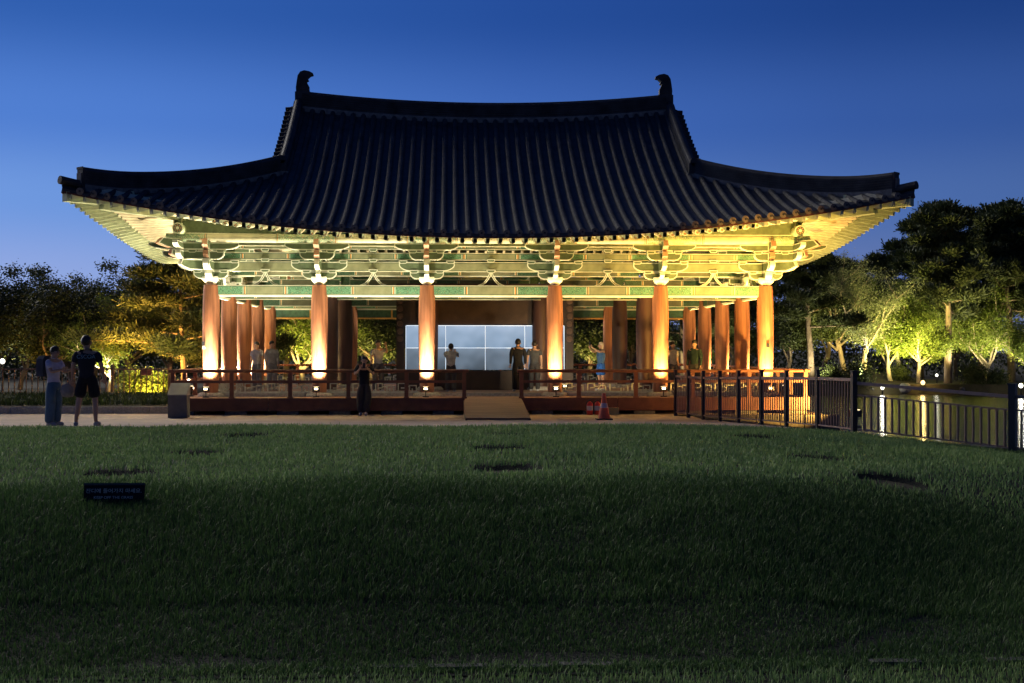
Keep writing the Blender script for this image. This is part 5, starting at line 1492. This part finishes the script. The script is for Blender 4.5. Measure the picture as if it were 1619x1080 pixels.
# woman in white top and jeans, phone held forward
x = ux(85, Y+.3)
e, J = person((x, Y+.3, gz(x, Y+.3)-.01), R(68), 1.62, 'woman in a white top and blue jeans holding a phone out', dict(ell=(-.21, -.10, 1.17), wrl=(-.15, -.33, 1.22), hnl=(-.13, -.42, 1.25), elr=(.21, -.10, 1.16), wrr=(.12, -.34, 1.20), hnr=(.10, -.43, 1.24), hd=(0, -.04, 1.57), ht=(0, -.04, 1.65)), (.48, .47, .60), (.07, .13, .19), wide=1.2)
o = phone(e, (0.0, -.48, 1.30), (R(-20), 0, 0)); o.name = 'phone'; tag(o, 'dark phone held out by the woman in the white top', 'phone')
bgm = MB(); bgm.lathe([(.03, -.17), (.13, -.15), (.17, -.02), (.13, .12), (.04, .16)], 12); bgm.tube([(-.04, 0, .14), (0, 0, .50), (.04, 0, .14)], .012, 6)
o = bgm.build('shoulder_bag', mat('bag_canvas', (.26, .24, .22), .9, .25), None, (x+.32, Y+.15, gz(x, Y)+.70)); tag(o, 'rounded grey bag hanging at the hip of the woman in jeans', 'bag'); o.scale = (.85, .5, .85)
bp_ = MB(); bp_.prism([(-.14, 0), (.14, 0), (.15, .1), (.14, .34), (.07, .41), (-.07, .41), (-.14, .34), (-.15, .1)], 0, .16, 0)
o = bp_.build('backpack', mat('backpack_cloth', (.06, .065, .08), .9, .25), None, (x-.115, Y+.3-.03, gz(x, Y)+.98), (0, 0, R(68))); tag(o, 'dark backpack on the back of the woman in the white top', 'backpack')
# man leaning on the railing, phone at face
Y = 36.78; x = ux(576, Y)
e, J = person((x, Y, 0), R(2), 1.66, 'person in a black T-shirt leaning on the railing and raising a phone', dict(pel=(0, .05, .92), sp=(0, .04, 1.09), ch=(0, .01, 1.30), ell=(-.27, -.10, 1.18), wrl=(-.12, -.26, 1.36), hnl=(-.06, -.30, 1.43), elr=(.27, -.10, 1.18), wrr=(.12, -.26, 1.36), hnr=(.06, -.30, 1.43),
    hpl=(-.09, .05, .90), hpr=(.09, .05, .90), knl=(-.12, -.06, .5), knr=(.10, -.05, .5), anl=(-.08, -.06, .09), anr=(.04, -.12, .09), tol=(-.11, -.22, .03), tor=(.06, -.28, .03)), (.012, .012, .015), (.028, .026, .028), wide=1.35)
o = phone(e, (0, -.33, 1.45), (0, 0, 0)); o.name = 'phone'; tag(o, 'dark phone raised by the person leaning on the railing', 'phone')
# woman in blue raising a phone, inside the fifth bay
Y = 44.4; x = ux(950, Y)
e, J = person((x, Y, DK), R(-62), 1.66, 'woman with light hair in blue shorts and vest raising a phone with both arms', dict(ell=(-.20, -.20, 1.38), wrl=(-.10, -.42, 1.52), hnl=(-.06, -.46, 1.60), elr=(.20, -.20, 1.38), wrr=(.10, -.42, 1.52), hnr=(.06, -.46, 1.60)),
    (.05, .12, .26), (.02, .10, .40), hair=(.45, .38, .30), shorts=True, sleeves='none', hairlong=True)
o = phone(e, (0, -.48, 1.66)); o.name = 'phone'; tag(o, 'phone raised high by the woman in blue shorts', 'phone')
# visitors inside the hall
VIS = [(598, 43.2, 1.72, 20, 'visitor in a pale grey top with raised hand left of the hall wall', (.36, .36, .40), (.10, .09, .10), 'wave'),
       (406, 44.0, 1.66, -30, 'visitor in a light blouse standing by the left side columns', (.34, .33, .38), (.16, .16, .20), ''),
       (430, 45.2, 1.70, 40, 'visitor in a pale shirt right beside the one in the light blouse', (.30, .30, .36), (.20, .20, .26), ''),
       (713, 43.4, 1.60, 170, 'visitor in a light top facing the left half of the video wall', (.40, .40, .42), (.05, .05, .06), 'phone'),
       (819, 43.6, 1.76, 182, 'visitor in dark clothes silhouetted against the video wall', (.012, .013, .016), (.01, .01, .012), ''),
       (845, 44.0, 1.70, 175, 'visitor in a grey top at the right end of the video wall', (.045, .05, .06), (.03, .03, .035), ''),
       (1063, 42.2, 1.66, 30, 'visitor in a pale top beside the fifth front column', (.34, .32, .31), (.1, .1, .1), ''),
       (1098, 41.2, 1.70, -40, 'visitor in a dark green top facing left in the rightmost bay', (.02, .045, .035), (.05, .05, .05), '')]
for px, Y, h, rz, lab, sc, lc, ps in VIS:
    pose = {}
    if ps == 'wave': pose = dict(elr=(.28, -.08, 1.30), wrr=(.22, -.16, 1.52), hnr=(.2, -.18, 1.62))
    if ps == 'phone': pose = dict(elr=(.24, -.15, 1.26), wrr=(.10, -.34, 1.42), hnr=(.06, -.38, 1.50), ell=(-.24, -.15, 1.26), wrl=(-.10, -.34, 1.42), hnl=(-.06, -.38, 1.50))
    person((ux(px, Y), Y, DK), R(rz), h, lab, pose, sc, lc, sleeves='long' if 'shirt' in lab or 'dark' in lab else 'short')
